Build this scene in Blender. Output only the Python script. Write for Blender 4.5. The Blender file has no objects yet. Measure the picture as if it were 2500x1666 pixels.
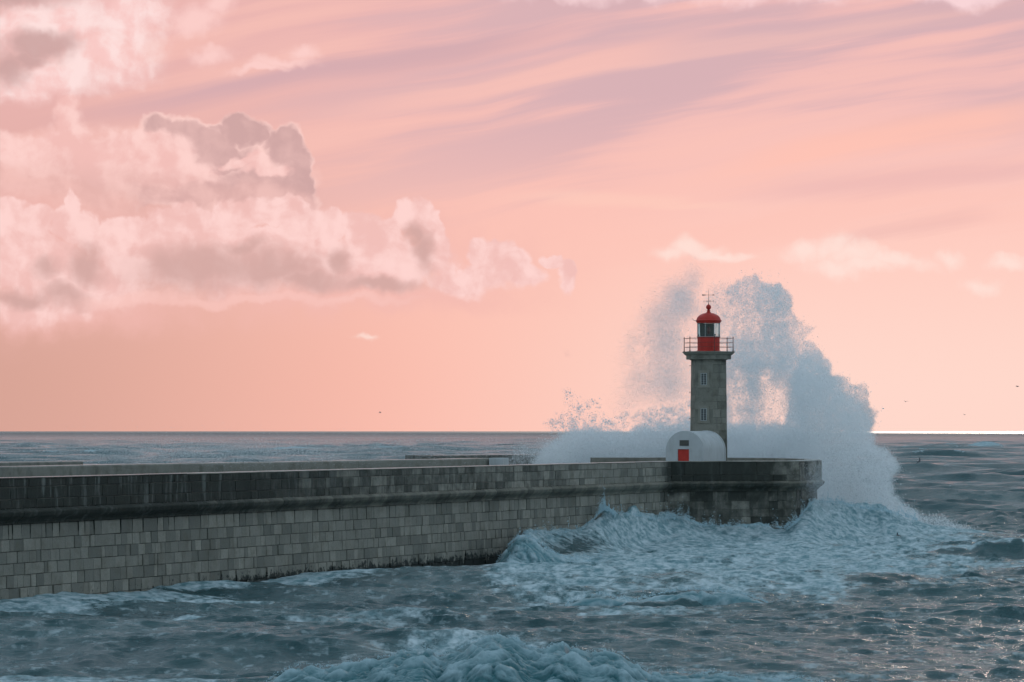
import bpy, bmesh, math, os
import numpy as np
from mathutils import Vector

# ------------------------------------------------------------------ scene, camera, world, sun, exposure
S = bpy.context.scene
COL = S.collection
FPX = 8500.0            # focal length in photo pixels (photo 2500 wide)
CAMZ = 8.0              # eye height above mean sea level
HOR = 1051.0            # horizon row in photo pixels

def at(px, py, Y):
    """world point that stands at depth Y on the line of sight through photo pixel (px, py)"""
    return np.array([(px - 1250.0) / FPX * Y, Y, CAMZ - (py - HOR) / FPX * Y])

cam_d = bpy.data.cameras.new('camera')
cam_d.sensor_width = 36.0
cam_d.lens = FPX / 2500.0 * 36.0
cam_d.shift_y = (HOR - 833.0) / 2500.0
cam_d.clip_start = 1.0
cam_d.clip_end = 80000.0
cam = bpy.data.objects.new('camera', cam_d)
cam.location = (0, 0, CAMZ)
cam.rotation_euler = (math.radians(90), 0, 0)
COL.objects.link(cam)
S.camera = cam

S.view_settings.view_transform = 'Standard'
S.view_settings.look = 'None'
S.view_settings.exposure = 0.0
S.view_settings.gamma = 1.0

SUN_AZ = math.radians(11.5)      # to the right of the view axis
SUN_EL = math.radians(15.0)
sun_d = bpy.data.lights.new('sun', 'SUN')
sun_d.energy = 2.0
sun_d.angle = math.radians(8.0)
sun_d.color = (1.0, 0.80, 0.68)
sun = bpy.data.objects.new('sun', sun_d)
_sd = Vector((math.sin(SUN_AZ) * math.cos(SUN_EL), math.cos(SUN_AZ) * math.cos(SUN_EL), math.sin(SUN_EL)))
sun.rotation_euler = _sd.to_track_quat('Z', 'Y').to_euler()
sun.location = (60, 200, 80)
COL.objects.link(sun)

def lin(r, g, b):
    f = lambda c: (c / 12.92 if c <= 0.04045 else ((c + 0.055) / 1.055) ** 2.4)
    return (f(r / 255.0), f(g / 255.0), f(b / 255.0))

class NT:
    """small helper to write shader node trees as expressions"""
    def __init__(self, tree):
        self.t = tree
    def new(self, idname, **kw):
        n = self.t.nodes.new(idname)
        for k, v in kw.items():
            setattr(n, k, v)
        return n
    def put(self, sock, v):
        if isinstance(v, bpy.types.NodeSocket):
            self.t.links.new(v, sock)
        elif v is not None:
            if isinstance(v, (tuple, list)) and len(v) == 3 and sock.type == 'RGBA':
                v = (*v, 1.0)
            sock.default_value = v
    def m(self, op, a, b=None, c=None, clamp=False):
        n = self.new('ShaderNodeMath', operation=op, use_clamp=clamp)
        for i, v in enumerate((a, b, c)):
            if v is not None:
                self.put(n.inputs[i], v)
        return n.outputs[0]
    def add(self, *a):
        r = a[0]
        for x in a[1:]:
            r = self.m('ADD', r, x)
        return r
    def mul(self, *a):
        r = a[0]
        for x in a[1:]:
            r = self.m('MULTIPLY', r, x)
        return r
    def sub(self, a, b): return self.m('SUBTRACT', a, b)
    def mx(self, a, b): return self.m('MAXIMUM', a, b)
    def mn(self, a, b): return self.m('MINIMUM', a, b)
    def vm(self, op, a, b=None, scale=None):
        n = self.new('ShaderNodeVectorMath', operation=op)
        self.put(n.inputs[0], a)
        if b is not None: self.put(n.inputs[1], b)
        if scale is not None: self.put(n.inputs['Scale'], scale)
        return n.outputs['Value'] if op in ('LENGTH', 'DOT_PRODUCT', 'DISTANCE') else n.outputs[0]
    def xyz(self, v):
        n = self.new('ShaderNodeSeparateXYZ'); self.put(n.inputs[0], v)
        return n.outputs[0], n.outputs[1], n.outputs[2]
    def comb(self, x, y, z=0.0):
        n = self.new('ShaderNodeCombineXYZ')
        for i, v in enumerate((x, y, z)): self.put(n.inputs[i], v)
        return n.outputs[0]
    def noise(self, vec, scale=1.0, detail=4.0, rough=0.5, dist=0.0, color=False, lac=2.0, dim='3D'):
        n = self.new('ShaderNodeTexNoise', noise_dimensions=dim)
        self.put(n.inputs['Vector'], vec)
        n.inputs['Scale'].default_value = scale
        n.inputs['Detail'].default_value = detail
        n.inputs['Roughness'].default_value = rough
        n.inputs['Lacunarity'].default_value = lac
        n.inputs['Distortion'].default_value = dist
        return n.outputs['Color'] if color else n.outputs['Fac']
    def voro(self, vec, scale=1.0, feature='F1', rand=1.0, dim='3D'):
        n = self.new('ShaderNodeTexVoronoi', feature=feature, voronoi_dimensions=dim)
        self.put(n.inputs['Vector'], vec)
        n.inputs['Scale'].default_value = scale
        n.inputs['Randomness'].default_value = rand
        return n.outputs['Distance']
    def ss(self, x, a, b, to0=0.0, to1=1.0, smooth=True):
        n = self.new('ShaderNodeMapRange')
        n.interpolation_type = 'SMOOTHSTEP' if smooth else 'LINEAR'
        self.put(n.inputs['Value'], x)
        for k, v in (('From Min', a), ('From Max', b), ('To Min', to0), ('To Max', to1)):
            self.put(n.inputs[k], v)
        return n.outputs[0]
    def mix(self, fac, a, b, blend='MIX'):
        n = self.new('ShaderNodeMix', data_type='RGBA', blend_type=blend)
        self.put(n.inputs[0], fac); self.put(n.inputs[6], a); self.put(n.inputs[7], b)
        return n.outputs[2]
    def attr(self, name):
        n = self.new('ShaderNodeAttribute', attribute_name=name)
        return n.outputs['Fac']

# ---- sky: physically based sky overhead and behind, the pink evening sky with its clouds ahead
world = bpy.data.worlds.new('World')
S.world = world
world.use_nodes = True
wt = world.node_tree
wt.nodes.clear()
w = NT(wt)
SKY_STRENGTH = 0.1
tc = w.new('ShaderNodeTexCoord').outputs['Generated']
dx, dy, dz = w.xyz(tc)
az = w.m('ARCTAN2', dx, dy)
el = w.m('ARCSINE', dz)
# az, el in units of about 6.7 degrees
U = w.mul(az, 8.5)
V = w.mul(el, 8.5)
UV = w.comb(U, V, 0.0)
def P(px, py): return ((px - 1250.0) / 1000.0, (1051.0 - py) / 1000.0)

# base gradient
def n2d(vec, scale, detail, rough=0.5, color=False):
    return w.noise(vec, scale, detail, rough, color=color, dim='2D')
hor = w.mix(w.ss(U, -1.45, -0.05), lin(214, 163, 149), lin(251, 189, 173))
hor = w.mix(w.ss(U, -0.5, 0.8), hor, lin(255, 216, 203))
mid = w.mix(w.ss(U, -1.25, 0.0), lin(226, 174, 165), lin(253, 196, 183))
mid = w.mix(w.ss(U, 0.0, 0.9), mid, lin(255, 203, 191))
base = w.mix(w.ss(V, 0.08, 0.60), hor, mid)
top = w.mix(w.ss(U, -1.0, 0.6), lin(233, 180, 176), lin(239, 187, 185))
base = w.mix(w.ss(V, 0.42, 0.95), base, top)
# streaks of high cloud, rising to the right
warp = w.sub(n2d(UV, 1.6, 2.0), 0.5)
ca, sa = math.cos(math.radians(10.0)), math.sin(math.radians(10.0))
sa_ = w.add(w.mul(U, ca), w.mul(V, sa))
sb_ = w.add(w.mul(U, -sa), w.mul(V, ca), w.mul(warp, 0.05))
st1 = n2d(w.comb(w.mul(sa_, 0.7), w.add(w.mul(sb_, 6.5), 3.3)), 1.0, 2.0, 0.5)
st2 = n2d(w.comb(w.mul(sa_, 1.3), w.add(w.mul(sb_, 22.0), 7.1)), 1.0, 4.0, 0.55)
st = w.add(w.mul(st1, 0.70), w.mul(st2, 0.30))
region = w.mul(w.ss(w.add(V, w.mul(U, -0.12)), 0.40, 0.80), w.ss(U, -1.15, 0.35))
pb = w.ss(st, 0.62, 0.40)
purple = w.mul(w.ss(w.add(pb, w.mul(region, 0.62)), 0.40, 1.35), region)
base = w.mix(w.mul(purple, 0.85), base, lin(212, 176, 182))
peach = w.mul(w.ss(st, 0.50, 0.68), w.ss(V, 0.25, 0.5))
base = w.mix(w.mul(peach, 0.5), base, lin(253, 197, 184))
def band(px0, py0, px1, py1, wd, col, amt, base):
    (u0, v0), (u1, v1) = P(px0, py0), P(px1, py1)
    L = math.hypot(u1 - u0, v1 - v0); ex, ey = (u1 - u0) / L, (v1 - v0) / L
    uu = w.sub(U, u0); vv = w.add(w.sub(V, v0), w.mul(w.sub(st2, 0.5), 0.06), w.mul(warp, 0.04))
    t = w.add(w.mul(uu, ex / L), w.mul(vv, ey / L))
    n = w.add(w.mul(uu, -ey), w.mul(vv, ex))
    a = w.mul(w.ss(w.m('ABSOLUTE', n), wd, wd * 0.05), w.ss(t, -0.1, 0.35), w.ss(t, 1.1, 0.75))
    return w.mix(w.mul(a, amt), base, col)
base = band(150, 300, 1420, 75, 0.05, lin(213, 172, 177), 0.85, base)
base = band(700, 330, 1750, 90, 0.05, lin(255, 196, 183), 0.6, base)
base = band(950, 250, 2500, 20, 0.03, lin(253, 198, 186), 0.4, base)
base = band(1700, 430, 2600, 270, 0.06, lin(255, 195, 180), 0.85, base)
base = band(1750, 480, 2650, 400, 0.05, lin(230, 180, 180), 0.5, base)
base = band(2000, 590, 2420, 530, 0.03, lin(236, 186, 180), 0.5, base)
base = band(1200, 480, 1850, 505, 0.025, lin(255, 206, 190), 0.5, base)

# cumulus: unions of lobes in warped coordinates, cauliflower edges, relief from the low evening light
def billow(vec, scale, detail, rough=0.5):
    n = w.new('ShaderNodeTexNoise', noise_dimensions='2D', noise_type='RIDGED_MULTIFRACTAL', normalize=True)
    w.put(n.inputs['Vector'], vec)
    for k, v in (('Scale', scale), ('Detail', detail), ('Roughness', rough), ('Lacunarity', 2.1), ('Offset', 0.9), ('Gain', 1.2)):
        n.inputs[k].default_value = v
    return n.outputs['Fac']
n1 = n2d(UV, 3.4, 1.0, 0.5, color=True)
n2 = n2d(w.vm('ADD', UV, (5.0, 3.0, 0.0)), 11.0, 3.0, 0.55, color=True)
wv = w.vm('ADD', w.vm('SCALE', w.vm('SUBTRACT', n1, (0.5, 0.5, 0.5)), scale=0.075),
          w.vm('SCALE', w.vm('SUBTRACT', n2, (0.5, 0.5, 0.5)), scale=0.06))
wv = w.vm('MULTIPLY', wv, (1.0, 1.0, 0.0))
WUV = w.vm('ADD', UV, wv)
QV = w.vm('ADD', UV, w.vm('SCALE', wv, scale=0.5))
LX, LY = 0.80, 0.60          # the light comes from upper right
def shift(k): return w.vm('ADD', QV, (LX * k, LY * k, 0.0))
fine = w.sub(n2d(QV, 15.0, 6.0, 0.58), 0.5)
f2 = w.sub(n2d(shift(0.018), 15.0, 4.0, 0.52), 0.5)
relief = w.sub(fine, f2)
b0 = n2d(w.vm('ADD', QV, (9.0, 1.0, 0.0)), 6.0, 4.0, 0.52)
b1 = n2d(w.vm('ADD', shift(0.045), (9.0, 1.0, 0.0)), 6.0, 3.0, 0.5)
big = w.sub(b0, 0.5)
rel_big = w.sub(b0, b1)
shade = w.add(w.mul(rel_big, 2.2), w.mul(relief, 1.3))      # >0 on the side turned to the light
def union(ls, soft=1.30):
    r = None
    for (px, py, rx, ry) in ls:
        u, v = P(px, py)
        sx, sy = 1000.0 / rx, 1000.0 / ry
        n = w.new('ShaderNodeVectorMath', operation='MULTIPLY_ADD')
        w.put(n.inputs[0], WUV); n.inputs[1].default_value = (sx, sy, 0.0); n.inputs[2].default_value = (-u * sx, -v * sy, 0.0)
        d2 = w.vm('DOT_PRODUCT', n.outputs[0], n.outputs[0])
        r = d2 if r is None else w.mn(r, d2)
    return w.ss(w.m('SQRT', r), soft, 0.25, smooth=False)
def dens_of(ls, kf=0.55, kb=0.5, soft=1.30):
    u = union(ls, soft)
    g = w.ss(u, 0.0, 0.35, smooth=False)
    return w.add(u, w.mul(w.add(w.mul(fine, kf), w.mul(big, kb)), g))
def cloud(base, d, lo, hi, col, amount):
    return w.mix(w.mul(w.ss(d, lo, hi), amount), base, col)
def toned(d, lo, hi, s0, s1, shadow, light, hot=None):
    """cloud colour: shadow to light by relief"""
    t = w.ss(shade, s0, s1)
    c = w.mix(t, shadow, light)
    return c

# soft veil at left under everything
d = dens_of([(60, 600, 420, 190), (700, 640, 560, 130), (150, 760, 330, 60), (900, 735, 380, 40)], soft=1.5)
base = cloud(base, d, 0.0, 1.0, lin(242, 186, 178), 0.75)
# back towers: crisp domes, dark cores with bright edges
dt = dens_of([(405, 328, 50, 50), (445, 336, 44, 44), (484, 336, 46, 44), (528, 352, 40, 40), (582, 334, 54, 46), (632, 352, 34, 40), (692, 370, 48, 52), (724, 410, 40, 56), (735, 455, 42, 60), (742, 500, 40, 50),
            (590, 440, 180, 80), (480, 420, 130, 80), (430, 470, 150, 50)], 0.55, 0.10, 1.25)
base = cloud(base, dt, 0.10, 0.40, lin(252, 209, 202), 0.96)
inside = w.ss(w.add(dt, w.mul(shade, -0.30)), 0.20, 0.50)
dk = dens_of([(405, 316, 50, 36), (446, 330, 48, 36), (478, 345, 50, 42), (522, 376, 50, 36), (560, 398, 46, 24), (582, 328, 52, 32), (612, 344, 32, 26), (692, 364, 46, 42), (714, 400, 40, 50), (734, 440, 34, 66), (740, 490, 26, 40),
            (620, 468, 150, 44), (480, 470, 110, 40), (420, 440, 60, 26)], 0.5, 0.2, 1.5)
core = w.mul(w.ss(w.add(dk, w.mul(shade, -0.35)), 0.02, 0.50), inside)
base = w.mix(w.mul(core, 0.95), base, w.mix(w.ss(shade, -0.40, 0.45), lin(206, 165, 163), lin(222, 179, 175)))
# left wisps in front of them
d = dens_of([(162, 276, 30, 34), (178, 305, 34, 34), (192, 340, 46, 34), (40, 352, 70, 34), (100, 368, 110, 46), (170, 382, 140, 56), (290, 395, 150, 54), (400, 388, 80, 44), (380, 350, 40, 26), (440, 420, 90, 30), (330, 440, 130, 26), (225, 425, 150, 26),
            (600, 402, 54, 12), (655, 420, 50, 12)], 0.8, 0.35, 1.45)
base = cloud(base, d, 0.0, 0.62, w.mix(w.ss(shade, -0.42, 0.42), lin(243, 191, 185), lin(254, 211, 205)), 0.94)
# dim haze joining the towers to the bank
d = dens_of([(300, 475, 220, 50), (560, 490, 190, 40), (120, 455, 190, 50), (730, 505, 60, 40)], 0.5, 0.4, 1.7)
base = cloud(base, d, 0.0, 0.9, w.mix(w.ss(shade, -0.4, 0.45), lin(228, 180, 174), lin(243, 195, 188)), 0.7)
# lower bank
db = dens_of([(20, 548, 60, 40), (85, 560, 60, 32), (190, 520, 26, 40), (200, 560, 60, 40), (40, 650, 160, 90), (260, 580, 90, 40), (330, 570, 80, 40), (395, 560, 60, 34), (450, 535, 40, 38), (500, 555, 60, 40), (562, 525, 52, 38), (620, 530, 52, 40), (690, 520, 60, 42),
            (760, 555, 70, 46), (820, 545, 50, 40), (885, 545, 50, 40), (920, 580, 60, 50), (985, 530, 30, 36), (1022, 530, 38, 38), (1050, 565, 40, 46), (1052, 610, 44, 60), (560, 640, 330, 90), (870, 650, 250, 76),
            (1180, 610, 40, 34), (1210, 615, 40, 32), (1230, 650, 54, 46), (1190, 670, 90, 44), (1270, 680, 44, 34), (1335, 640, 24, 24), (1362, 665, 28, 34), (1372, 695, 22, 26), (1110, 695, 110, 34), (200, 700, 190, 70), (80, 760, 180, 40)], 0.8, 0.25, 1.32)
softv = w.ss(V, 0.42, 0.28)
lit_b = w.mix(w.ss(shade, -0.42, 0.46), lin(242, 192, 186), lin(255, 214, 209))
base = w.mix(w.mul(w.ss(db, w.m('MULTIPLY_ADD', softv, -0.12, 0.14), w.m('MULTIPLY_ADD', softv, 0.55, 0.42)), 0.94), base, lit_b)
# shaded undersides of the bank
sh = dens_of([(530, 656, 220, 56), (600, 612, 70, 26), (440, 668, 140, 52), (660, 668, 160, 48), (760, 694, 110, 30), (1020, 620, 32, 64), (1008, 575, 22, 30), (841, 645, 34, 40), (925, 706, 90, 20),
           (212, 648, 40, 50), (174, 722, 60, 32), (60, 730, 90, 22), (120, 660, 40, 30)], 0.32, 0.22, 1.55)
base = w.mix(w.mul(w.ss(w.add(sh, w.mul(shade, w.ss(sh, 0.02, 0.3, 0.0, -0.22))), 0.0, 1.05), 0.86), base, lin(209, 167, 161))
d = dens_of([(600, 742, 280, 10), (330, 735, 120, 14), (860, 745, 120, 10)], 0.4, 0.3, 1.7)
base = cloud(base, d, 0.0, 0.9, lin(250, 200, 192), 0.6)
# top-left bright cloud with grey patches
d = dens_of([(110, 70, 220, 90), (300, 60, 100, 100), (230, 150, 140, 70), (150, 195, 190, 40), (370, 40, 40, 40), (30, 215, 120, 30)], 0.7, 0.45, 1.65)
base = cloud(base, d, 0.0, 1.0, w.mix(w.ss(shade, -0.45, 0.35), lin(250, 203, 199), lin(255, 226, 223)), 0.95)
d = dens_of([(540, 18, 40, 30), (480, 60, 60, 30), (530, 142, 40, 18), (740, 148, 34, 20), (690, 172, 60, 14), (640, 185, 60, 10)], 0.8, 0.4, 1.75)
base = cloud(base, d, 0.0, 1.0, lin(253, 208, 203), 0.9)
d = dens_of([(110, 125, 70, 30), (20, 165, 46, 44), (30, 6, 110, 24), (70, 150, 50, 22)], 0.45, 0.3, 1.75)
base = cloud(base, d, 0.0, 0.9, lin(205, 165, 162), 0.92)
# small puffs on the right
d = dens_of([(1700, 606, 34, 26), (1690, 615, 50, 26), (1735, 625, 50, 20), (1640, 626, 44, 20), (1770, 636, 70, 13), (1985, 622, 50, 26), (2050, 616, 44, 28), (2090, 632, 60, 26), (2180, 640, 90, 18), (2060, 660, 66, 26), (2120, 655, 60, 20),
            (2330, 625, 30, 18), (2385, 690, 45, 20), (2470, 640, 40, 16), (905, 838, 26, 9)], 0.9, 0.35, 1.7)
base = cloud(base, d, 0.0, 1.15, lin(255, 228, 218), 0.8)
# bright cloud edge along the very top right
d = dens_of([(1900, -22, 330, 36), (2330, -6, 130, 24), (1500, -22, 300, 24)], 0.7, 0.5, 1.6)
base = cloud(base, d, 0.0, 1.0, lin(255, 220, 222), 0.85)

sky = w.new('ShaderNodeTexSky', sky_type='NISHITA')
sky.sun_disc = False
sky.sun_elevation = SUN_EL
sky.sun_rotation = SUN_AZ
sky.altitude = 10.0
sky.air_density = 1.0
sky.dust_density = 0.6
sky.ozone_density = 1.5
wt.links.new(tc, sky.inputs[0])
# thin overcast of grey-blue cloud over the upper sky, breaking up its colour
ov = n2d(w.comb(w.mul(az, 1.2), w.mul(el, 3.0)), 1.6, 3.0, 0.55)
upper = w.mix(w.ss(ov, 0.35, 0.65, 0.65, 0.95), sky.outputs[0], (5.0, 6.45, 7.6))
front = w.mul(w.ss(w.m('ABSOLUTE', az), 1.35, 0.45), w.ss(el, 0.20, 0.122))
pink = w.vm('SCALE', base, scale=1.0 / SKY_STRENGTH)
final = w.mix(front, upper, pink)
bg = w.new('ShaderNodeBackground')
wt.links.new(final, bg.inputs['Color'])
bg.inputs['Strength'].default_value = SKY_STRENGTH
wo = w.new('ShaderNodeOutputWorld')
wt.links.new(bg.outputs[0], wo.inputs['Surface'])
world.cycles.sampling_method = 'NONE'
S.cycles.use_adaptive_sampling = True
S.cycles.adaptive_threshold = 0.018
S.cycles.diffuse_bounces = 6
S.cycles.max_bounces = 12
S.cycles.adaptive_min_samples = 12

# ------------------------------------------------------------------ helpers
rng = np.random.default_rng(7)

def tag(o, label=None, cat=None, group=None, kind=None):
    if label: o['label'] = label
    if cat: o['category'] = cat
    if group: o['group'] = group
    if kind: o['kind'] = kind
    return o

def empty(name, loc):
    o = bpy.data.objects.new(name, None)
    o.location = loc
    COL.objects.link(o)
    return o

def link_mesh(name, me, mat, parent=None):
    o = bpy.data.objects.new(name, me)
    COL.objects.link(o)
    if mat is not None:
        me.materials.append(mat)
    if parent is not None:
        o.parent = parent
        o.matrix_parent_inverse = parent.matrix_basis.inverted()
    return o

class MB:
    """collects vertices and faces in world coordinates, builds ONE mesh object"""
    def __init__(self):
        self.v = []; self.f = []; self.attrs = {}
    def vert(self, p, **at_):
        self.v.append((float(p[0]), float(p[1]), float(p[2])))
        for k, val in at_.items():
            self.attrs.setdefault(k, {})[len(self.v) - 1] = val
        return len(self.v) - 1
    def face(self, *i): self.f.append(tuple(i))
    def box(self, c, s, rz=0.0, taper=1.0):
        cx, cy, cz = c; sx, sy, sz = s[0] / 2, s[1] / 2, s[2] / 2
        co, si = math.cos(rz), math.sin(rz)
        ids = []
        for k, z in ((1.0, -sz), (taper, sz)):
            for x, y in ((-sx, -sy), (sx, -sy), (sx, sy), (-sx, sy)):
                x, y = x * k, y * k
                ids.append(self.vert((cx + x * co - y * si, cy + x * si + y * co, cz + z)))
        a = ids
        for q in ((3, 2, 1, 0), (4, 5, 6, 7), (0, 1, 5, 4), (1, 2, 6, 5), (2, 3, 7, 6), (3, 0, 4, 7)):
            self.face(*[a[i] for i in q])
    def lathe(self, c, prof, n=32, rot=0.0, caps=True):
        """prof: list of (r, z)"""
        rings = []
        for r, z in prof:
            rings.append([self.vert((c[0] + r * math.cos(rot + 2 * math.pi * k / n), c[1] + r * math.sin(rot + 2 * math.pi * k / n), z)) for k in range(n)])
        for a, b in zip(rings[:-1], rings[1:]):
            for k in range(n):
                self.face(a[k], a[(k + 1) % n], b[(k + 1) % n], b[k])
        if caps:
            self.face(*rings[0][::-1]); self.face(*rings[-1])
    def tube(self, pts, r, n=8):
        pts = [Vector(p) for p in pts]
        rings = []
        for i, p in enumerate(pts):
            d = (pts[min(i + 1, len(pts) - 1)] - pts[max(i - 1, 0)]).normalized()
            a = d.orthogonal().normalized(); b = d.cross(a)
            rr = r[i] if isinstance(r, (list, tuple)) else r
            rings.append([self.vert(p + a * (rr * math.cos(2 * math.pi * k / n)) + b * (rr * math.sin(2 * math.pi * k / n))) for k in range(n)])
        for a, b in zip(rings[:-1], rings[1:]):
            for k in range(n):
                self.face(a[k], a[(k + 1) % n], b[(k + 1) % n], b[k])
        self.face(*rings[0][::-1]); self.face(*rings[-1])
    def build(self, name, mat, parent=None, smooth=False, bevel=0.0, recalc=True):
        me = bpy.data.meshes.new(name)
        me.from_pydata(self.v, [], self.f)
        if recalc:
            bm = bmesh.new(); bm.from_mesh(me)
            bmesh.ops.recalc_face_normals(bm, faces=bm.faces)
            if bevel > 0:
                es = [e for e in bm.edges if len(e.link_faces) == 2 and e.calc_face_angle(0) > 0.5]
                bmesh.ops.bevel(bm, geom=es, offset=bevel, segments=2, affect='EDGES', profile=0.5)
            bm.to_mesh(me); bm.free()
        for k, d in self.attrs.items():
            if bevel == 0:
                a = me.attributes.new(k, 'FLOAT', 'POINT')
                arr = np.zeros(len(me.vertices), np.float32)
                for i, val in d.items(): arr[i] = val
                a.data.foreach_set('value', arr)
        if smooth:
            me.polygons.foreach_set('use_smooth', [True] * len(me.polygons))
            if smooth != 'all':
                try: me.set_sharp_from_angle(angle=math.radians(35))
                except Exception: pass
        me.update()
        return link_mesh(name, me, mat, parent)

def np_mesh(name, verts, faces, attrs=None, smooth=True):
    """verts (N,3), faces (M,k) -> mesh"""
    me = bpy.data.meshes.new(name)
    N, (M, k) = len(verts), faces.shape
    me.vertices.add(N)
    me.vertices.foreach_set('co', np.ascontiguousarray(verts, np.float32).ravel())
    me.loops.add(M * k)
    me.loops.foreach_set('vertex_index', np.ascontiguousarray(faces, np.int32).ravel())
    me.polygons.add(M)
    me.polygons.foreach_set('loop_start', np.arange(0, M * k, k, dtype=np.int32))
    try: me.polygons.foreach_set('loop_total', np.full(M, k, np.int32))
    except Exception: pass
    if smooth:
        me.polygons.foreach_set('use_smooth', np.ones(M, bool))
    for kx, arr in (attrs or {}).items():
        a = me.attributes.new(kx, 'FLOAT', 'POINT')
        a.data.foreach_set('value', np.ascontiguousarray(arr, np.float32).ravel())
    me.update(calc_edges=True)
    me.validate()
    return me

# ---- lattice gradient noise, vectorised
_pr = np.random.default_rng(3).permutation(256).astype(np.int32)
_perm = np.concatenate([_pr, _pr, _pr])
_g = np.random.default_rng(5).normal(size=(256, 3)); _g /= np.linalg.norm(_g, axis=1)[:, None]
_g = _g.astype(np.float32)
def perlin(x, y, z=None):
    x = np.asarray(x, np.float32); y = np.asarray(y, np.float32)
    if z is None:
        xi = np.floor(x).astype(np.int32); yi = np.floor(y).astype(np.int32)
        fx, fy = x - xi, y - yi
        xi &= 255; yi &= 255
        u = fx * fx * fx * (fx * (fx * 6 - 15) + 10); v = fy * fy * fy * (fy * (fy * 6 - 15) + 10)
        def gr(ix, iy, ax, ay):
            h = _perm[_perm[ix & 255] + (iy & 255)]
            return _g[h, 0] * ax + _g[h, 1] * ay
        a = gr(xi, yi, fx, fy); b = gr(xi + 1, yi, fx - 1, fy)
        c = gr(xi, yi + 1, fx, fy - 1); d = gr(xi + 1, yi + 1, fx - 1, fy - 1)
        return ((a + u * (b - a)) * (1 - v) + (c + u * (d - c)) * v) * 1.6
    z = np.asarray(z, np.float32) + np.zeros_like(x)
    xi = np.floor(x).astype(np.int32); yi = np.floor(y).astype(np.int32); zi = np.floor(z).astype(np.int32)
    fx, fy, fz = x - xi, y - yi, z - zi
    fade = lambda t: t * t * t * (t * (t * 6 - 15) + 10)
    u, v, s = fade(fx), fade(fy), fade(fz)
    def gr(ix, iy, iz, ax, ay, az_):
        h = _perm[_perm[_perm[ix & 255] + (iy & 255)] + (iz & 255)]
        return _g[h, 0] * ax + _g[h, 1] * ay + _g[h, 2] * az_
    r = 0
    out = []
    for dzz in (0, 1):
        a = gr(xi, yi, zi + dzz, fx, fy, fz - dzz); b = gr(xi + 1, yi, zi + dzz, fx - 1, fy, fz - dzz)
        c = gr(xi, yi + 1, zi + dzz, fx, fy - 1, fz - dzz); d = gr(xi + 1, yi + 1, zi + dzz, fx - 1, fy - 1, fz - dzz)
        e = a + u * (b - a); f = c + u * (d - c)
        out.append(e + v * (f - e))
    return (out[0] + s * (out[1] - out[0])) * 1.5
def fbm(x, y, z=None, oct=4, gain=0.5, lac=2.03, kind='n'):
    a = 1.0; s = 0.0; t = 0.0
    for o in range(oct):
        n = perlin(x, y, z)
        if kind == 'b': n = np.abs(n) * 2 - 0.6        # billow
        if kind == 'r': n = 0.7 - np.abs(n) * 2        # ridge
        s = s + a * n; t += a
        a *= gain; x = x * lac + 17.3; y = y * lac + 5.1
        if z is not None: z = z * lac + 9.7
    return s / t
def sstep(x, a, b):
    t = np.clip((x - a) / (b - a), 0, 1)
    return t * t * (3 - 2 * t)

# ------------------------------------------------------------------ materials
def material(name):
    mt = bpy.data.materials.new(name); mt.use_nodes = True
    nt = mt.node_tree
    b = nt.nodes['Principled BSDF']
    n = NT(nt)
    return mt, n, b
def objco(n): return n.new('ShaderNodeTexCoord').outputs['Object']
def wpos(n): return n.new('ShaderNodeNewGeometry').outputs['Position']
def bump(n, b, h, strength=0.4, dist=0.02):
    k = n.new('ShaderNodeBump'); k.inputs['Strength'].default_value = strength; k.inputs['Distance'].default_value = dist
    n.put(k.inputs['Height'], h); n.t.links.new(k.outputs[0], b.inputs['Normal'])
    return k

def paint_mat(name, col, rough=0.45, dirt=0.25, dirtcol=(0.10, 0.07, 0.05), scale=3.0, bmp=0.15, spec=0.35):
    mt, n, b = material(name)
    p = wpos(n)
    st_ = n.noise(n.vm('MULTIPLY', p, (1.0, 1.0, 0.25)), scale * 2.2, 5.0, 0.6)
    f = n.mul(n.ss(st_, 0.45, 0.75), dirt)
    n.put(b.inputs['Base Color'], n.mix(f, n.mix(n.noise(p, scale, 3.0), tuple(c * 0.82 for c in col), tuple(min(1, c * 1.12) for c in col)), dirtcol))
    n.put(b.inputs['Roughness'], n.ss(st_, 0.2, 0.8, rough - 0.1, rough + 0.15)); b.inputs['Specular IOR Level'].default_value = spec
    bump(n, b, n.noise(p, scale * 6, 4.0), bmp, 0.02)
    return mt

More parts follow.
